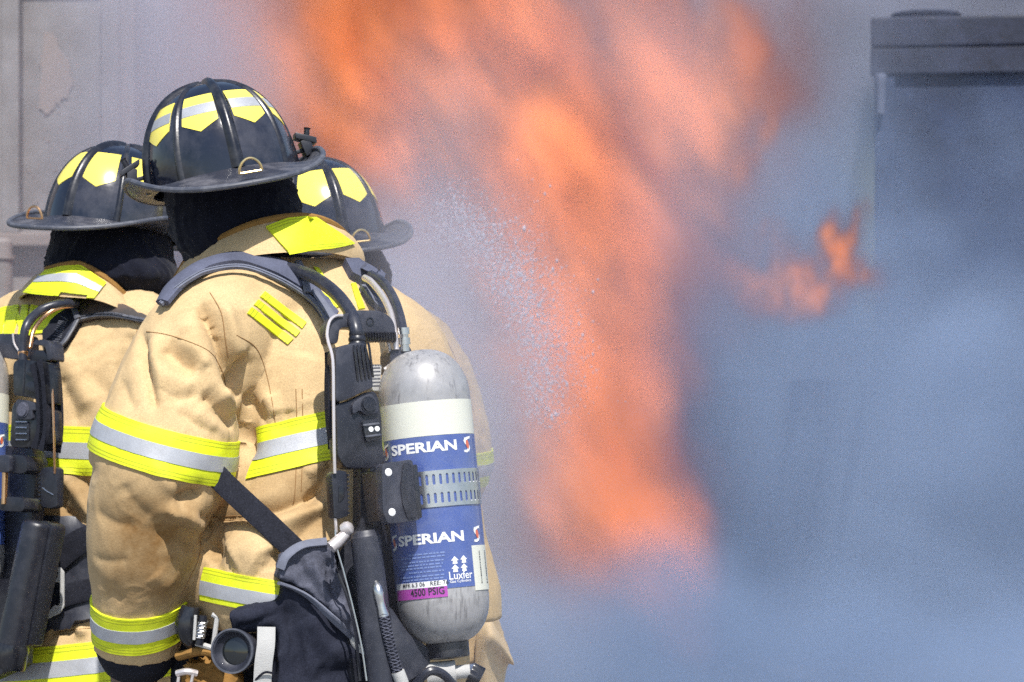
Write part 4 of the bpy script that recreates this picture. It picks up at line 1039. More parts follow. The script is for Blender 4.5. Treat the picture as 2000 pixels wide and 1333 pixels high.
SL('housing_lug', [(50, 722), (62, 716), (82, 722), (81, 736), (62, 738), (50, 732)], .036, .02, 'plastic', .004, 6, U1); SL('housing_lug', [(48, 751), (60, 744), (82, 750), (82, 764), (62, 767), (48, 760)], .036, .02, 'plastic', .004, 6, U1)
SL('housing_seam', [(46, 706), (49, 706), (46, 772), (43, 772)], .0312, .02, 'rib', .0006, 1, U1)
U2 = SL('lower_housing', [(26, 784), (58, 784), (80, 792), (101, 800), (104, 868), (76, 872), (40, 876), (18, 872), (22, 800)], .026, -.005, 'gloss', .007, 8)
SL('face_panel', [(31, 780), (52, 782), (84, 794), (82, 806), (62, 800), (64, 820), (30, 820)], .032, .015, 'plastic_dusty', .003, 6, U2)
mb = MB(); lathe(mb, GL.at(46, 801, .031), GL.n, [(0, .0165), (.003, .0165), (.003, .014), (.006, .0135), (.0065, 0)], n=28); build('bypass_knob', mb, M['denim_grey'], U2, sharp=30)
for k, yq in enumerate((824, 835, 847, 859)):
    mb = MB(); tube(mb, [GL.at(31, yq, .031), GL.at(53, yq + .5, .031)], .0013, n=6, smooth=False); build('clip_bar', mb, M['steel'], U2)
SL('clip_frame', [(28, 826), (56, 826), (56, 862), (28, 862)], .029, .015, 'rib', .002, 4, U2)
SL('carrying_handle', [(64, 674), (67, 665), (88, 663), (98, 672), (100, 705), (92, 704), (89, 680), (84, 675)], .0, -.04, 'plastic_dusty', .005, 8)
SL('handle_plate', [(58, 684), (86, 684), (94, 700), (92, 708), (56, 706)], -.005, -.04, 'plastic', .003, 5)
SL('back_plate', [(-30, 652), (26, 652), (56, 655), (58, 700), (20, 702), (-30, 690)], -.03, -.06, 'plastic_dusty', .004, 8)
mb = MB(); tube(mb, [GL.at(x, y, -.028) for x, y in ((25, 652), (28, 672), (38, 688))], .0022, n=6); build('wire_guard', mb, M['wire'], AL)
mb = MB(); tube(mb, [GL.at(x, y, o) for x, y, o in ((99, 700, -.01), (101, 740, .02), (104, 820, .032), (106, 880, .03), (107, 925, .02))], .0026, n=8); build('wire_guard', mb, M['copper'], AL)
P = [GL.at(x, y, -.01) for x, y in ((103, 712), (110, 745), (114, 800), (114, 845), (106, 882))]; mb = MB(); ribbon(mb, P, [GL.n] * 5, [.012, .020, .022, .022, .012], .05); build('side_pad', mb, M['web'], AL)
mb = MB(); tube(mb, [GL.at(45, 712, .0), GL.at(45, 676, .0), W(52, 636, .70), W(78, 608, .74), W(112, 595, .76), W(150, 592, .80)], .0095, n=16); build('supply_hose', mb, M['hose'], AL)
mb = MB(); tube(mb, [GL.at(58, 680, .0), W(66, 645, .70), W(88, 617, .74), W(115, 602, .76), W(150, 597, .80)], .0046, n=12); build('copper_hose', mb, M['copper'], AL)
mb = MB(); lathe(mb, GL.at(45, 684, .0), Vector((0, 0, -1)), [(0, .008), (.003, .0105), (.010, .0105), (.012, .009), (.020, .009), (.022, .0115), (.03, .0115)], n=18); build('hose_cuff', mb, M['copper'], AL)
mb = MB(); patch(mb, BL, ([(134, 588), (165, 586), (200, 590), (245, 603), (292, 628)], [(158, 634), (190, 626), (230, 624), (262, 626), (290, 636)]), nu=22, off=.004, thick=.013, nv=8, fallback=.8); SSL = build('shoulder_strap', mb, M['strap_brown'], AL, sharp=50)
P, N = on(BL, [(140, 590), (148, 604), (154, 620), (160, 636)], .020); mb = MB(); ribbon(mb, P, N, .013, .007); build('strap_cuff', mb, M['edge'], SSL)
P, N = on(BL, [(160, 634), (190, 627), (230, 624), (288, 636)], .010); mb = MB(); ribbon(mb, P, N, .010, .014); build('strap_piping', mb, M['edge'], SSL)
mb = MB(); patch(mb, BL, ([(142, 608), (112, 628), (90, 655), (96, 690)], [(160, 636), (146, 660), (128, 682), (112, 697)]), nu=14, off=.004, thick=.012, nv=8, fallback=.8); LS = build('lower_strap', mb, M['web'], AL, sharp=50)
P, N = on(BL, [(160, 634), (146, 658), (130, 680), (112, 697)], .016); mb = MB(); ribbon(mb, P, N, .010, .008); build('strap_piping', mb, M['edge'], LS)
mb = MB()
for i in range(12):
    a, b = (124 - i * 1.2, 628 + i * 4.2), (140 - i * 1.6, 634 + i * 4.0); P, N = on(BL, [a, b], .017); tube(mb, P, .0012, n=4, smooth=False)
build('strap_ridge', mb, M['edge'], LS)
# clamp, rods and adjuster
CL = SL('clamp', [(20, 888), (46, 890), (52, 900), (52, 922), (40, 926), (20, 922)], .05, .0, 'plastic', .004, 5); SL('clamp', [(18, 970), (44, 972), (48, 990), (44, 1000), (0, 998), (-6, 976)], .05, .0, 'plastic', .004, 5)
SL('clamp', [(-10, 890), (18, 888), (18, 924), (-10, 922)], .06, .0, 'plastic_dusty', .006, 6); 
mb = MB(); tube(mb, [GL.at(10, 915, .05), GL.at(8, 985, .05)], .006, n=12, smooth=False); build('clamp_rod', mb, M['copper'], AL)
SL('back_frame', [(-40, 870), (60, 872), (72, 905), (64, 990), (60, 1060), (40, 1300), (-50, 1340), (-60, 900)], -.03, -.065, 'plastic', .004, 8)
ADL = SL('strap_adjuster', [(78, 920), (84, 913), (106, 912), (112, 916), (111, 990), (98, 994), (80, 990)], .02, .0, 'plastic', .003, 4)
mb = MB(); tube(mb, [GL.at(83, 953, .021), GL.at(92, 960, .021), GL.at(104, 967, .021)], .0012, n=5); build('adjuster_highlight_edge', mb, M['steel'], ADL);  # bright steel thread laid in as a glint on the plastic
mb = MB()
for i in range(8): GL.slab(mb, [(75, 925 + i * 8), (79, 924 + i * 8), (79, 928 + i * 8), (75, 929 + i * 8)], .018, .004)
build('adjuster_teeth', mb, M['plastic'], ADL, smooth=False)
mb = MB(); a, b = GL.at(76, 1018, .02), GL.at(24, 1262, .03); lathe(mb, a, b - a, [(0, .010), (.001, .026), (.005, .031), (.012, .033), ((b - a).length, .033), ((b - a).length, .0)], n=36); build('gauge_bottle', mb, M['plastic'], AL, sharp=40)
mb = MB(); lathe(mb, b, b - a, [(-.004, .0), (-.004, .0345), (.004, .0365), (.042, .0365), (.046, .034), (.046, 0)], n=36); build('bottle_cap', mb, M['gloss'], AL, sharp=35)
SL('bottle_fin', [(80, 1016), (100, 1024), (102, 1034), (56, 1262), (40, 1262)], .02, -.02, 'plastic', .004, 5)
# waist belt with pad, webbing and buckle
WB = thing('waist_belt', W(130, 1150, .75), 'black padded waist belt with a steel plate buckle round the left firefighter', 'belt')
mb = MB(); patch(mb, BL, ([(60, 1010), (110, 1008), (160, 1024), (215, 1040)], [(55, 1240), (110, 1228), (160, 1218), (215, 1205)]), nu=18, nv=14, off=.004, thick=.012, fallback=.75); PADM = build('belt_pad', mb, M['plastic_dusty'], WB)
bpd = bvh_of(PADM)
P, N = on([bpd], [(84, 1132), (104, 1104), (130, 1078), (160, 1056), (200, 1040)], .004); mb = MB(); ribbon(mb, P, N, .052, .004); build('webbing', mb, M['web'], WB)
P, N = on([bpd], [(64, 1190), (100, 1176), (140, 1160), (200, 1146)], .007); mb = MB(); ribbon(mb, P, N, .046, .004); build('webbing', mb, M['web'], WB)
mb = MB(); B_ = Plane(hit([bpd], 110, 1160)[0] + Vector((0, -.02, 0)), 20, 0)
B_.slab(mb, rounded([(94, 1107), (118, 1109), (125, 1118), (125, 1185), (117, 1198), (72, 1219), (66, 1208), (100, 1190), (105, 1182), (113, 1184), (117, 1178), (117, 1140), (113, 1137), (92, 1141), (92, 1134), (112, 1130), (114, 1118), (94, 1114)], 2), .003, 0); build('buckle', mb, M['white_tape'], WB, bevel=.0008)
mb = MB(); tube(mb, [B_.at(88, 1122, -.002), B_.at(112, 1128, -.002)], .007, n=12, smooth=False); build('buckle_roller', mb, M['rib'], WB)

# ------------------------------------------------------------------ the firefighter beyond, in the smoke
PT = thing('person', W(720, 1500, 1.0).xy.to_3d(), 'third firefighter in the smoke, mostly hidden behind the middle one', 'person', 'firefighters at the fire')
YT = -20
mb = MB()
torso(mb, [(735, 1290, 1.0, .30, .20), (730, 1200, 1.0, .275, .185), (725, 1120, 1.0, .255, .175), (715, 1000, 1.0, .235, .165), (710, 860, 1.0, .235, .165), (705, 740, 1.0, .235, .16), (695, 660, 1.02, .21, .145), (680, 600, 1.04, .155, .11), (668, 560, 1.05, .10, .085), (665, 535, 1.05, .075, .07)], YT)
sleeve(mb, [(730, 645, 1.0, .09), (790, 680, 1.0, .098), (832, 730, 1.0, .098), (853, 800, 1.0, .102), (866, 870, 1.0, .108), (862, 930, 1.05, .100), (840, 990, 1.2, .09), (790, 1010, 1.38, .08)])
sleeve(mb, [(640, 645, 1.05, .09), (570, 690, 1.1, .10), (540, 800, 1.15, .1), (540, 900, 1.2, .1), (580, 970, 1.35, .09), (640, 990, 1.5, .08)])
me = fuse(mb, .008, 10); crumple(me, .002, 25)
sculpt(me, [([(905, 740), (925, 790), (930, 850)], .014, -.012), ([(890, 720), (915, 800), (940, 860)], .016, .008), ([(930, 830), (950, 860)], .012, -.01)])
soil_shade(me, [(900, 800, .05, .3)])
BT = me_bvh(me); skin_object('coat', me, M['canvas'], PT)
tape(PT, BT, W(862, 905, 1.03), (-.06, .1, -1), .040, .15)
tape(PT, BT, W(727, 1145, 1.0), (0, .05, 1), .040, .34)
mb = MB()
seam(mb, BT, [(858, 640), (885, 690), (912, 760), (932, 830)]); build('seam', mb, M['thread'], PT)
# skirt flap of the coat lifting off at the side
mb = MB(); rows = [[(938, 1205, .90), (958, 1212, .88), (974, 1236, .9), (990, 1262, .93)], [(930, 1240, .88), (958, 1240, .84), (982, 1266, .88), (1004, 1298, .94)], [(928, 1290, .88), (950, 1275, .86), (972, 1292, .92), (992, 1300, .97)], [(925, 1345, .9), (950, 1330, .88), (972, 1340, .93), (984, 1345, .98)], [(925, 1400, .92), (950, 1400, .9), (972, 1400, .94), (984, 1400, .98)]]
A, Bk, uv = [], [], []; rows = [catmull(r, 5) for r in rows]; cols = [catmull([r[i] for r in rows], 5) for i in range(len(rows[0]))]
for i, c in enumerate(cols):
    for j, q in enumerate(c): A.append(W(*q)); Bk.append(W(*q) + Vector((0, .012, 0))); uv.append((i / 15, j / 20))
sheet(mb, A, Bk, len(cols) - 1, len(cols[0]) - 1, uv); build('coat_flap', mb, M['canvas_pale'], PT, sharp=70)
lower_body(PT, 730, 1.0, YT, 1340)
hood(PT, [(630, 440, 1.06, .10, .115), (640, 480, 1.05, .112, .12), (652, 510, 1.03, .116, .12), (664, 545, 1.03, .118, .11), (672, 580, 1.04, .10, .09), (676, 610, 1.05, .08, .07)], -20)
collar(PT, [(560, 590, 1.15), (580, 570, .98), (630, 560, .90), (690, 562, .90), (740, 575, .98), (752, 590, 1.12), (680, 585, 1.22), (600, 585, 1.22)], [(545, 630, 1.15), (570, 615, .95), (630, 606, .87), (690, 608, .87), (752, 618, .96), (766, 630, 1.12), (690, 630, 1.25), (590, 630, 1.25)])
HT = helmet(helmet_pose(628, 478, 1.05, 22, -3, 7), 'black fire helmet of the third firefighter, half hidden, its brim standing against the flames', 'black fire helmets', False, False)
GT_ = Plane(W(760, 800, .78), -20, 4)
AT = thing('air_pack', GT_.p, 'air pack of the third firefighter, only its pale shoulder strap showing', 'air pack', 'breathing air packs')
mb = MB(); patch(mb, BT, ([(772, 606), (800, 614), (826, 626), (848, 645)], [(775, 640), (800, 648), (826, 660), (850, 684)]), nu=12, off=.004, thick=.014, fallback=.85); build('shoulder_strap', mb, M['strap'], AT)
P, N = on(BT, [(800, 636), (812, 650), (836, 668)], .018); mb = MB(); ribbon(mb, P, N, [.008, .02, .006], .004); build('strap_loop', mb, M['web'], AT)
slab(AT, 'back_frame', [(700, 640), (800, 640), (810, 1200), (690, 1200)], -.03, -.06, 'plastic', .004, GT_)
KT_ = Cyl(GT_.at(742, 690, .02), GT_.at(750, 1150, .02), R_T); htt = lambda y: KT_.find(746, y)[0]
cylinder_on(AT, KT_, [0, .085, htt(790), htt(850), htt(1080), htt(1110), htt(1190)])
# ------------------------------------------------------------------ ground, burn building, steel container
M['ground'] = mat('wet_concrete', (.16, .165, .175), .85, var=.12, vscale=.8, bump=.3, bscale=40, dust=.4, dcol=(.22, .21, .2), dscale=1.5)
mb = MB(); n = 60
def flat(mb, x0, x1, y0, y1, z, n=1): mb.add([(x0, y0, z), (x1, y0, z), (x1, y1, z), (x0, y1, z)], [(0, 1, 2, 3)])
flat(mb, -200, 200, -60, 340, 0); o = build('ground', mb, M['ground'], smooth=False); tag(o, kind='structure')

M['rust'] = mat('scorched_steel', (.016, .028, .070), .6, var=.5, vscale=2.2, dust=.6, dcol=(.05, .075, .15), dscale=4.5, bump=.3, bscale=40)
M['rust_dark'] = mat('sooty_steel', (.010, .014, .032), .6, var=.4, vscale=5, dust=.7, dcol=(.05, .06, .11), dscale=7, bump=.3, bscale=60)
M['post_pale'] = mat('flaked_paint', (.085, .095, .14), .7, var=.2)
CO = thing('steel_container', Vector((4.3, 9.2, 0)), 'dark scorched steel container with a capped vent on its roof, behind the smoke', 'container')
x0, x1, yf, yb, zt = 1.81, 6.9, 9.0, 11.5, 2.80
def cbox(a, b): 
    m = MB(); c = (Vector(a) + Vector(b)) / 2; h = (Vector(b) - Vector(a)) / 2; return box(m, c, (h.x, 0, 0), (0, h.y, 0), (0, 0, h.z))
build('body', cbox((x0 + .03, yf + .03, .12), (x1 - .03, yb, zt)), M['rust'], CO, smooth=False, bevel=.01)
build('roof_header', cbox((x0 - .018, yf - .02, 2.835), (x1 + .03, yb + .03, 2.985)), M['rust_dark'], CO, smooth=False, bevel=.012)
build('header_rail', cbox((x0 - .02, yf - .012, 2.70), (x1, yf + .10, 2.832)), M['rust_dark'], CO, smooth=False, bevel=.008)
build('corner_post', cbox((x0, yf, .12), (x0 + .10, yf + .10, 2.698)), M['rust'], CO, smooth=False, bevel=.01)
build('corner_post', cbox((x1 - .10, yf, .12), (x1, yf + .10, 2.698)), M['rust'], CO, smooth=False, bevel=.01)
build('bottom_rail', cbox((x0, yf - .01, .0), (x1, yf + .12, .118)), M['rust_dark'], CO, smooth=False, bevel=.01)
m = MB(); lathe(m, (2.06, yf + .30, 2.985), (0, 0, 1), [(0, .15), (.012, .15), (.014, .175), (.04, .18), (.052, .165), (.06, .08), (.062, 0)], n=36); build('vent_cap', m, M['rust_dark'], CO, sharp=35)
m = MB(); lathe(m, (x0 + .03, yf - .04, 2.70), (0, 0, -1), [(0, .03), (.02, .035), (.05, .028), (.20, .022), (.21, .0)], n=12); build('hinge_pin', m, M['post_pale'], CO)

_p = Matrix.Translation(Vector((x0, yf, 0))); CO.matrix_world = _p @ Matrix.Rotation(math.radians(-9), 4, 'Z') @ _p.inverted() @ CO.matrix_basis

# burn building on the left
M['wall'] = mat('smoked_plaster', (.22, .195, .185), .85, var=.22, vscale=1.6, bump=.3, bscale=30, dust=.6, dcol=(.16, .15, .17), dscale=1.4)
M['wall2'] = mat('pinkish_plaster', (.225, .185, .168), .85, var=.15, vscale=3, bump=.3, bscale=30, dust=.4, dcol=(.24, .2, .2), dscale=3)
M['post'] = mat('grey_painted_steel', (.17, .155, .15), .55, var=.2, vscale=6, dust=.4, dcol=(.25, .25, .27), dscale=6)
BB = thing('burn_building', Vector((-4.5, 8, 0)), 'smoke-stained plaster training building on the left with a dark framed opening', 'building')
wy = 7.6
def px_x(px, y): return W(px, 0, y).x
def pz(py, y): return W(0, py, y).z
ox0, ox1, oz0, oz1 = px_x(18, wy), px_x(222, wy), pz(452, wy), pz(-40, wy)
xa, xb = -9.0, px_x(262, wy)
build('wall', cbox((xa, wy, 0), (ox0, wy + .3, 5.2)), M['wall'], BB, smooth=False)
build('wall', cbox((ox1, wy, 0), (xb, wy + .3, 5.2)), M['wall'], BB, smooth=False)
build('wall', cbox((ox0, wy + .001, 0), (ox1, wy + .3, oz0)), M['wall'], BB, smooth=False)
build('wall', cbox((ox0, wy + .001, oz1), (ox1, wy + .3, 5.2)), M['wall'], BB, smooth=False)
build('side_wall', cbox((xb - .3, wy + .301, 0), (xb, wy + 5, 5.2)), M['wall'], BB, smooth=False)
build('roof', cbox((xa - .1, wy - .15, 5.201), (xb + .12, wy + 5.1, 5.4)), M['rust_dark'], BB, smooth=False, bevel=.01)
FR = build('opening_frame', cbox((ox0 - .03, wy - .04, oz0 - .01), (ox0 + .05, wy + .1, oz1)), M['post'], BB, smooth=False, bevel=.006)
build('opening_frame', cbox((ox1 - .05, wy - .04, oz0 - .01), (ox1 + .03, wy + .1, oz1)), M['post'], BB, smooth=False, bevel=.006)
build('sill', cbox((ox0 - .06, wy - .09, oz0 - .07), (ox1 + .06, wy + .16, oz0 - .011)), M['wall2'], BB, smooth=False, bevel=.008)
SHT = build('steel_shutter', cbox((ox0 + .052, wy + .06, oz0 + .001), (ox1 - .052, wy + .09, oz1 - .002)), M['post'], BB, smooth=False)
m = MB(); rr = random.Random(8); pts = []
for i in range(34):
    a = 2 * math.pi * i / 34; r = 1 + .22 * math.sin(3 * a + 1) + rr.uniform(-.12, .12); pts.append((104 + 30 * r * math.cos(a), 148 + 74 * r * math.sin(a)))
prism(m, [W(x, y, wy + .058) for x, y in pts], (0, -.006, 0)); build('bare_plaster_patch', m, M['wall2'], SHT, smooth=False)
m = MB(); rr = random.Random(3)
for i in range(22):
    x, y = rr.gauss(85, 40), rr.gauss(320, 80)
    if not (25 < x < 215 and 20 < y < 440): continue
    r = rr.uniform(.003, .010); c = W(x, y, wy + .056); k = 7; m.add([c + Vector((math.cos(2 * math.pi * j / k) * r * rr.uniform(.6, 1.3), 0, math.sin(2 * math.pi * j / k) * r * rr.uniform(.6, 1.3))) for j in range(k)], [tuple(range(k))])
tag(build('chipped_spots', m, M['wall2'], SHT, smooth=False), kind='stuff')
HY = thing('stand_pipe', Vector((px_x(6, 6.6), 6.6, 0)), 'grey stand pipe with a pale cap at the left edge behind the left firefighter', 'pipe')
m = MB(); zt_ = pz(492, 6.6); lathe(m, (px_x(4, 6.6), 6.6, 0), (0, 0, 1), [(0, .09), (.02, .09), (.02, .045), (zt_ - .03, .045)], n=24); build('pipe', m, M['post'], HY, sharp=35)
m = MB(); lathe(m, (px_x(4, 6.6), 6.6, zt_ - .03), (0, 0, 1), [(0, .055), (.012, .055), (.012, .042), (.07, .042), (.085, .03), (.088, 0)], n=24); build('cap', m, M['wall'], HY, sharp=35)
# ------------------------------------------------------------------ smoke and flame
def fbm(shape, vox, scale, beta=1.7, seed=0, aniso=(1, 1, 1)):
    """smooth random field, mean 0, deviation 1: octaves from `scale` metres down"""
    r = np.random.default_rng(seed)
    n = r.standard_normal(shape)
    f = np.fft.rfftn(n)
    ks = [np.fft.fftfreq(s, v) * a for s, v, a in zip(shape[:2], vox[:2], aniso[:2])] + [np.fft.rfftfreq(shape[2], vox[2]) * aniso[2]]
    k = np.sqrt(ks[0][:, None, None] ** 2 + ks[1][None, :, None] ** 2 + ks[2][None, None, :] ** 2)
    f *= (1.0 / (1.0 + (k * scale) ** 2)) ** (beta)
    f[0, 0, 0] = 0
    o = np.fft.irfftn(f, shape)
    return o / o.std()

def volume_thing(name, lo, hi, grid, mat):
    """an object whose density is the given grid (x, y, z order)"""
    nx, ny, nz = grid.shape
    me = bpy.data.meshes.new(name + '_samples')
    me.vertices.add(grid.size)
    at = me.attributes.new('amount', 'FLOAT', 'POINT')
    at.data.foreach_set('value', np.ascontiguousarray(grid, dtype=np.float32).ravel())
    src = me
    ng = bpy.data.node_groups.new(name + '_field', 'GeometryNodeTree')
    ng.interface.new_socket('Geometry', in_out='INPUT', socket_type='NodeSocketGeometry')
    ng.interface.new_socket('Geometry', in_out='OUTPUT', socket_type='NodeSocketGeometry')
    N, L = ng.nodes, ng.links
    gi = N.new('NodeGroupInput'); go = N.new('NodeGroupOutput')
    vc = N.new('GeometryNodeVolumeCube')
    vc.inputs['Min'].default_value = lo; vc.inputs['Max'].default_value = hi
    vc.inputs['Resolution X'].default_value = nx; vc.inputs['Resolution Y'].default_value = ny; vc.inputs['Resolution Z'].default_value = nz
    pos = N.new('GeometryNodeInputPosition'); sep = N.new('ShaderNodeSeparateXYZ'); L.new(pos.outputs[0], sep.inputs[0])
    def m(op, a, b=None):
        n = N.new('ShaderNodeMath'); n.operation = op
        for i, v in enumerate((a, b)):
            if v is None: continue
            if isinstance(v, (int, float)): n.inputs[i].default_value = v
            else: L.new(v, n.inputs[i])
        return n.outputs[0]
    idx = None
    for a, (n_, l_, h_) in enumerate(zip((nx, ny, nz), lo, hi)):
        t = m('DIVIDE', m('SUBTRACT', sep.outputs[a], l_), (h_ - l_) / (n_ - 1))
        t = m('ROUND', m('MINIMUM', m('MAXIMUM', t, 0.0), n_ - 1.0))
        idx = t if idx is None else m('ADD', m('MULTIPLY', idx, float(n_)), t)
    si = N.new('GeometryNodeSampleIndex'); si.data_type = 'FLOAT'; si.domain = 'POINT'
    na = N.new('GeometryNodeInputNamedAttribute'); na.data_type = 'FLOAT'; na.inputs['Name'].default_value = 'amount'
    L.new(gi.outputs[0], si.inputs['Geometry']); L.new(na.outputs['Attribute'], si.inputs['Value']); 
    fi = N.new('FunctionNodeFloatToInt'); L.new(idx, fi.inputs[0]); L.new(fi.outputs[0], si.inputs['Index'])
    L.new(si.outputs[0], vc.inputs['Density'])
    sm = N.new('GeometryNodeSetMaterial'); sm.inputs['Material'].default_value = mat
    L.new(vc.outputs[0], sm.inputs['Geometry']); L.new(sm.outputs[0], go.inputs[0])
    o = bpy.data.objects.new(name, me); COL.objects.link(o)
    md = o.modifiers.new('field', 'NODES'); md.node_group = ng
    me.materials.append(mat)
    return o
def gauss_map(PX, PY, blobs):
    o = np.zeros_like(PX)
    for cx, cy, rx, ry, rot, a in blobs:
        c, s = math.cos(math.radians(rot)), math.sin(math.radians(rot)); dx, dy = PX - cx, PY - cy
        u, w = dx * c + dy * s, -dx * s + dy * c
        o += a * np.exp(-(np.abs(u / rx) ** 2.2 + np.abs(w / ry) ** 2.2))
    return o

def axes(lo, hi, shape): return [np.linspace(l, h, n) for l, h, n in zip(lo, hi, shape)]
def streak(shape, vox, scale, beta, seed, dirv, stretch):
    """random field drawn out along a direction in the x-z plane"""
    r = np.random.default_rng(seed); f = np.fft.rfftn(r.standard_normal(shape))
    kx = np.fft.fftfreq(shape[0], vox[0])[:, None, None]; ky = np.fft.fftfreq(shape[1], vox[1])[None, :, None]; kz = np.fft.rfftfreq(shape[2], vox[2])[None, None, :]
    dx, dz = dirv; n = math.hypot(dx, dz); dx, dz = dx / n, dz / n
    a = (kx * dx + kz * dz) * stretch; b = -kx * dz + kz * dx
    k = np.sqrt(a * a + b * b + (ky * 2.5) ** 2); f = f * (1 / (1 + (k * scale) ** 2)) ** beta; f[0, 0, 0] = 0
    o = np.fft.irfftn(f, shape); return o / o.std()
def ss(x, a, b):
    t = np.clip((x - a) / (b - a), 0, 1); return t * t * (3 - 2 * t)

# ---- flame: a leaning plume about 5.5 m beyond the group
FLO, FHI, FSH = (-2.3, 4.2, 0.05), (2.0, 7.2, 3.15), (190, 52, 142)
vx = [(h - l) / (n - 1) for l, h, n in zip(FLO, FHI, FSH)]
X, Y, Z = np.meshgrid(*axes(FLO, FHI, FSH), indexing='ij')
YM = 5.6                                            # the plume's middle; its outline is laid out in that plane
k = (YM - CAM.y) / FPX
warp = [streak(FSH, vx, .8, 1.6, 40 + i, (-.45, 1), 1.6) for i in range(3)]
Xw, Zw = X + .075 * warp[0], Z + .075 * warp[1]
PX, PY = Xw / k + 1000, 666.5 - (Zw - CAM.z) / k
E = gauss_map(PX, PY, [(880, -30, 310, 180, 20, 1.35), (950, 110, 310, 160, 28, 1.3), (1180, 60, 250, 190, 10, 1.25), (1070, 280, 280, 170, 38, 1.05), (820, 270, 260, 160, 38, 1.35), (950, 410, 180, 120, 45, .95), (1260, 330, 150, 170, 40, .85), (680, 140, 270, 190, 30, 1.1), (1020, 520, 130, 100, 50, .7),
    (1150, 480, 190, 120, 52, .85), (1160, 640, 160, 130, 60, .7), (1075, 660, 110, 90, 60, .5), (1240, 800, 180, 110, 62, .68), (1295, 950, 160, 78, 78, .9), (1325, 1090, 130, 50, 84, 1.9), (1190, 1060, 140, 120, 80, .45), (1110, 850, 200, 120, 75, .62), (1110, 1010, 170, 120, 80, .5), (1200, 980, 160, 100, 80, .4), (1330, 120, 90, 100, 0, .55), (1300, 250, 80, 130, 20, .4), (1340, 700, 60, 120, 70, .3)])
k2 = (6.2 - CAM.y) / FPX; PX2, PY2 = (X + .03 * warp[0]) / k2 + 1000, 666.5 - (Z + .03 * warp[1] - CAM.z) / k2
small = gauss_map(PX2, PY2, [(1440, 90, 46, 50, 30, .7), (1470, 265, 20, 55, 5, .55), (1436, 335, 20, 40, 0, .5), (1480, 530, 80, 36, 8, .6), (1600, 520, 80, 60, 0, .8), (1540, 580, 100, 40, 0, .6), (1640, 460, 16, 62, 12, .8), (1610, 450, 12, 50, -6, .6), (1680, 520, 40, 22, 20, .6), (1500, 450, 22, 34, 15, .5)])
N1 = streak(FSH, vx, .75, 1.5, 451, (-.8, 1), 2.4); N2 = streak(FSH, vx, .30, 1.35, 452, (-.7, 1), 2.6); N3 = streak(FSH, vx, .12, 1.1, 53, (-.1, 1), 1.8)
dep = YM + .35 * warp[2] - .25 * (X - .3)
prof = np.exp(-np.abs((Y - dep) / .62) ** 2.4)
flame = E * prof * np.clip(1.02 + .40 * N1 + .40 * N2 + .12 * N3, .02, None)
flame += np.clip(small * (1.15 + .9 * N3 + .8 * N2) - .10, 0, None) * np.exp(-np.abs((Y - 6.2) / .45) ** 2)
edge = ss(X, FLO[0], FLO[0] + .25) * ss(-X, -FHI[0], -FHI[0] + .1) * ss(Y, FLO[1], FLO[1] + .2) * ss(-Y, -FHI[1], -FHI[1] + .2) * ss(Z, FLO[2], FLO[2] + .2)
flame = np.where(flame < .012, 0, flame) * edge

S1 = streak(FSH, vx, .6, 1.5, 471, (-.8, 1), 2.4); S2 = streak(FSH, vx, .24, 1.3, 472, (-.7, 1), 2.6)
sm = gauss_map(PX, PY, [(1370, 500, 110, 180, 20, .7), (1430, 800, 110, 180, 0, .2), (950, 200, 420, 240, 25, .42), (1120, 620, 230, 170, 55, .8), (1180, 900, 190, 200, 70, .5), (880, 320, 230, 150, 35, 1.0), (760, 130, 160, 140, 30, .7), (1400, 320, 70, 180, 10, .35)])  # right-hand blobs put shade into the smoke as a darker colour
soot = sm * np.clip(.02 + .68 * S1 + .55 * S2, 0, None) * np.exp(-np.abs((Y - (dep - .35)) / .5) ** 2.4) * edge
soot = np.where(soot < .012, 0, soot)
mF = bpy.data.materials.new('flame_light'); mF.use_nodes = True; nt = mF.node_tree; nt.nodes.clear(); N, L = nt.nodes, nt.links
out = N.new('ShaderNodeOutputMaterial'); at = N.new('ShaderNodeAttribute'); at.attribute_name = 'density'
em = N.new('ShaderNodeEmission'); ab = N.new('ShaderNodeVolumeAbsorption'); ad = N.new('ShaderNodeAddShader')
geo = N.new('ShaderNodeNewGeometry'); sp = N.new('ShaderNodeSeparateXYZ'); L.new(geo.outputs['Position'], sp.inputs[0])
rmp = N.new('ShaderNodeValToRGB'); L.new(at.outputs['Fac'], rmp.inputs[0])
e = rmp.color_ramp.elements; e[0].position = .1; e[0].color = (1.0, .17, .05, 1); e[1].position = 1.1 if False else 1.0; e[1].color = (1.0, .34, .12, 1)
L.new(rmp.outputs[0], em.inputs['Color'])
pw = N.new('ShaderNodeMath'); pw.operation = 'POWER'; pw.inputs[1].default_value = 1.7; L.new(at.outputs['Fac'], pw.inputs[0])
ms = N.new('ShaderNodeMath'); ms.operation = 'MULTIPLY'; ms.inputs[1].default_value = FLAME_GAIN; L.new(pw.outputs[0], ms.inputs[0]); L.new(ms.outputs[0], em.inputs['Strength'])
ab.inputs['Color'].default_value = (.30, .16, .08, 1); md = N.new('ShaderNodeMath'); md.operation = 'MULTIPLY'; md.inputs[1].default_value = 2.5; L.new(at.outputs['Fac'], md.inputs[0]); L.new(md.outputs[0], ab.inputs['Density'])
L.new(em.outputs[0], ad.inputs[0]); L.new(ab.outputs[0], ad.inputs[1]); L.new(ad.outputs[0], out.inputs['Volume'])
o = volume_thing('flames', FLO, FHI, flame, mF); tag(o, 'tall orange and pink flames rolling up through the smoke', 'flames', kind='stuff')

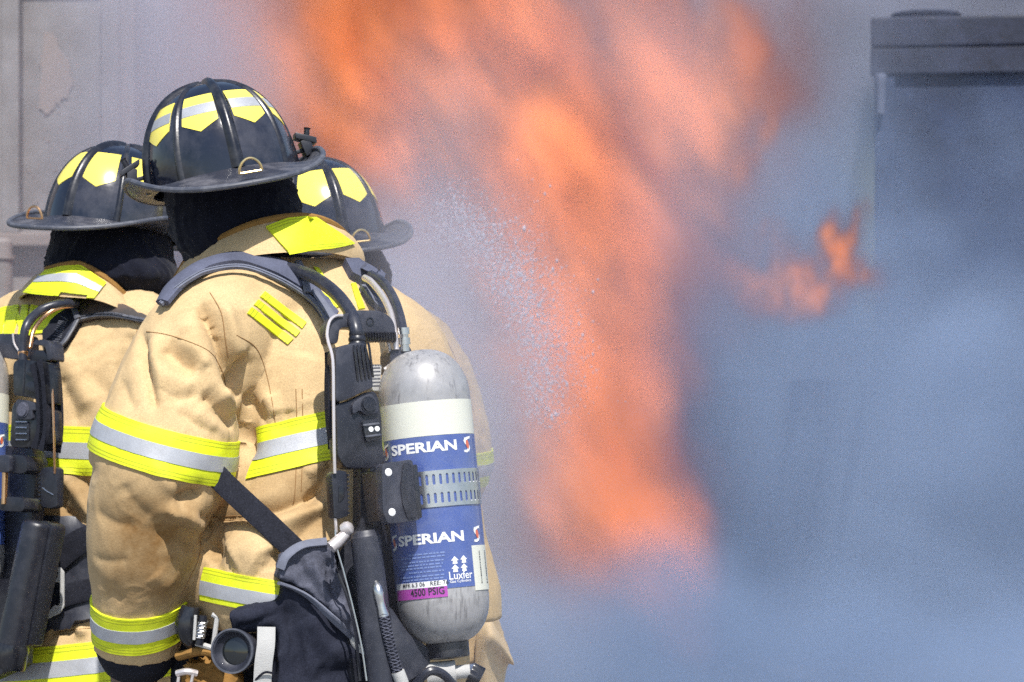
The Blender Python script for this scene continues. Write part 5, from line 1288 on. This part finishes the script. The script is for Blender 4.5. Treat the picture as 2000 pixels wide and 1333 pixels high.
mO = bpy.data.materials.new('soot'); mO.use_nodes = True; nt = mO.node_tree; nt.nodes.clear()
out = nt.nodes.new('ShaderNodeOutputMaterial'); pv = nt.nodes.new('ShaderNodeVolumePrincipled'); pv.inputs['Color'].default_value = (.15, .085, .12, 1); pv.inputs['Density'].default_value = 1.3; nt.links.new(pv.outputs[0], out.inputs['Volume'])
tag(volume_thing('soot_shade_smoke', FLO, FHI, soot, mO), 'dark purplish soot smoke drawn through the flames, with the shade beside them put into its colour', 'smoke', kind='stuff')

# ---- smoke and water mist
SLO, SHI, SSH = (-4.6, -.62, .03), (6.2, 13.4, 5.4), (126, 144, 72)
vx = [(h - l) / (n - 1) for l, h, n in zip(SLO, SHI, SSH)]
X, Y, Z = np.meshgrid(*axes(SLO, SHI, SSH), indexing='ij')
kk = (Y - CAM.y) / FPX; PX, PY = X / kk + 1000, 666.5 - (Z - CAM.z) / kk
W1 = fbm(SSH, vx, 1.3, 1.6, 61); W2 = fbm(SSH, vx, .6, 1.5, 62); W3 = streak(SSH, vx, .9, 1.5, 63, (-.5, 1), 1.8)
Pw, Qw = PX + 70 * W1, PY + 70 * W2
nz = np.minimum(np.exp(.42 * W1 + .38 * W2 + .05 * W3), 2.2) * .92
mist = gauss_map(Pw, Qw, [(830, 730, 115, 290, 0, .9), (860, 1120, 130, 230, 0, .45), (830, 590, 110, 80, 0, .35)])
lowm = gauss_map(Pw, Qw, [(1500, 1400, 900, 150, 0, 1.9), (1480, 780, 150, 340, 0, .28), (1750, 980, 320, 340, 0, .26), (950, 1320, 220, 90, 0, .35)])
pale = gauss_map(Pw, Qw, [(1330, 70, 240, 170, 0, .14), (1450, 300, 160, 280, 0, .10)])
mid = ss(Y, .8, 2.2) * ss(-Y, -4.4, -3.4)
near = ss(Y, -.6, -.36) * ss(-Y, -1.2, -.5) * ss(PX, 640, 830) * gauss_map(Pw, Qw, [(930, 860, 200, 430, 0, .42)])
front = ss(Y, .42, .6) * ss(-Y, -2.0, -1.2) * gauss_map(Pw, Qw, [(900, 720, 190, 420, 0, .6)])
bmap = gauss_map(Pw, Qw, [(1480, 560, 240, 420, 0, .8), (1800, 1040, 520, 360, 0, 1.5), (1900, 740, 380, 180, 0, .4), (1000, 1000, 600, 500, 0, 1.0), (1980, 380, 160, 160, 0, .18), (700, 300, 420, 380, 0, .5), (1500, 1270, 800, 260, 0, 1.4)])
lit_top = gauss_map(Pw, Qw, [(1480, 80, 110, 260, 0, .9), (560, 120, 330, 300, 0, .7), (330, 90, 170, 220, 0, .6), (900, 60, 600, 200, 0, .3)])  # smoke at the top coloured paler to carry the sunlight on it
back = ss(Y, 6.2, 7.6) * ss(-Y, -8.9, -8.4)
left = ss(Y, 2.0, 3.5) * ss(-Y, -7.4, -6.6) * gauss_map(Pw, Qw, [(350, 100, 170, 260, 0, .42), (140, 300, 260, 460, 0, .07), (450, 160, 130, 260, 0, .22)])
far = ss(Y, 9.8, 11.2) * 1.1
edge = ss(X, SLO[0], SLO[0] + .6) * ss(-X, -SHI[0], -SHI[0] + .6) * ss(-Z, -SHI[2], -SHI[2] + .6) * ss(-Y, -SHI[1], -SHI[1] + .4)
cont = (X > 1.9) & (Y > 9.0) & (Y < 11.4) & (Z < 2.8)
upper = ss(666.5 - Qw, 250, 560)  # high far smoke takes the paler colour, as if sunlit
def smoke_body(name, dens, col, gain, label):
    g = nz * dens * edge; g[cont] = 0; g = np.where(g < .012, 0, g)
    m_ = bpy.data.materials.new(name + '_air'); m_.use_nodes = True; nt = m_.node_tree; nt.nodes.clear()
    out = nt.nodes.new('ShaderNodeOutputMaterial'); pv = nt.nodes.new('ShaderNodeVolumePrincipled')
    pv.inputs['Color'].default_value = (*col, 1); pv.inputs['Density'].default_value = gain; nt.links.new(pv.outputs[0], out.inputs['Volume'])
    tag(volume_thing(name, SLO, SHI, g, m_), label, name, kind='stuff')
smoke_body('smoke', lowm * mid + back * bmap + far * (1 - .8 * upper), SMOKE_COL, SMOKE_GAIN, 'blue grey smoke rolling low across the yard')
smoke_body('steam', mist * mid + front + near + pale * mid + back * lit_top + left + far * .8 * upper, STEAM_LIT_COL, SMOKE_GAIN, 'pale steam and water mist round the hose spray, and upper smoke coloured lighter as if sunlit')

# ---- water spray: drops along the edge of the hose fog
r = np.random.default_rng(88); path = np.array(catmull([(850, 430), (930, 480), (990, 540), (1020, 620), (1050, 720), (1058, 800)], 30)); pts = []
base = [(1, 0, 0), (-.5, .87, 0), (-.5, -.87, 0), (0, 0, 1.25), (0, 0, -1.25)]; fc = [(0, 1, 3), (1, 2, 3), (2, 0, 3), (1, 0, 4), (2, 1, 4), (0, 2, 4)]
mb = MB(); V, F = [], []
for i in range(6500):
    p = path[r.integers(0, len(path))]; s = r.gamma(1.2, 26); x = p[0] + s * .9 - 30 + r.normal(0, 20) + 14; y = p[1] - s * .35 + r.normal(0, 34)
    d = r.uniform(3.0, 4.2); c = np.array(W(x, y, d)); rad = r.lognormal(math.log(.0018), .4); b = len(V)
    for q in base: V.append(tuple(c + rad * np.array(q) * (1, 1, r.uniform(.8, 1.6))))
    F += [tuple(b + j for j in f) for f in fc]
me = bpy.data.meshes.new('water_spray'); me.from_pydata(V, [], F); me.polygons.foreach_set('use_smooth', [True] * len(me.polygons))
me.materials.append(mat('water_drops', (.46, .42, .49), .35, spec=.6)); o = bpy.data.objects.new('water_spray', me); COL.objects.link(o); tag(o, 'fine water drops of the hose spray against the flames', 'spray', kind='stuff')
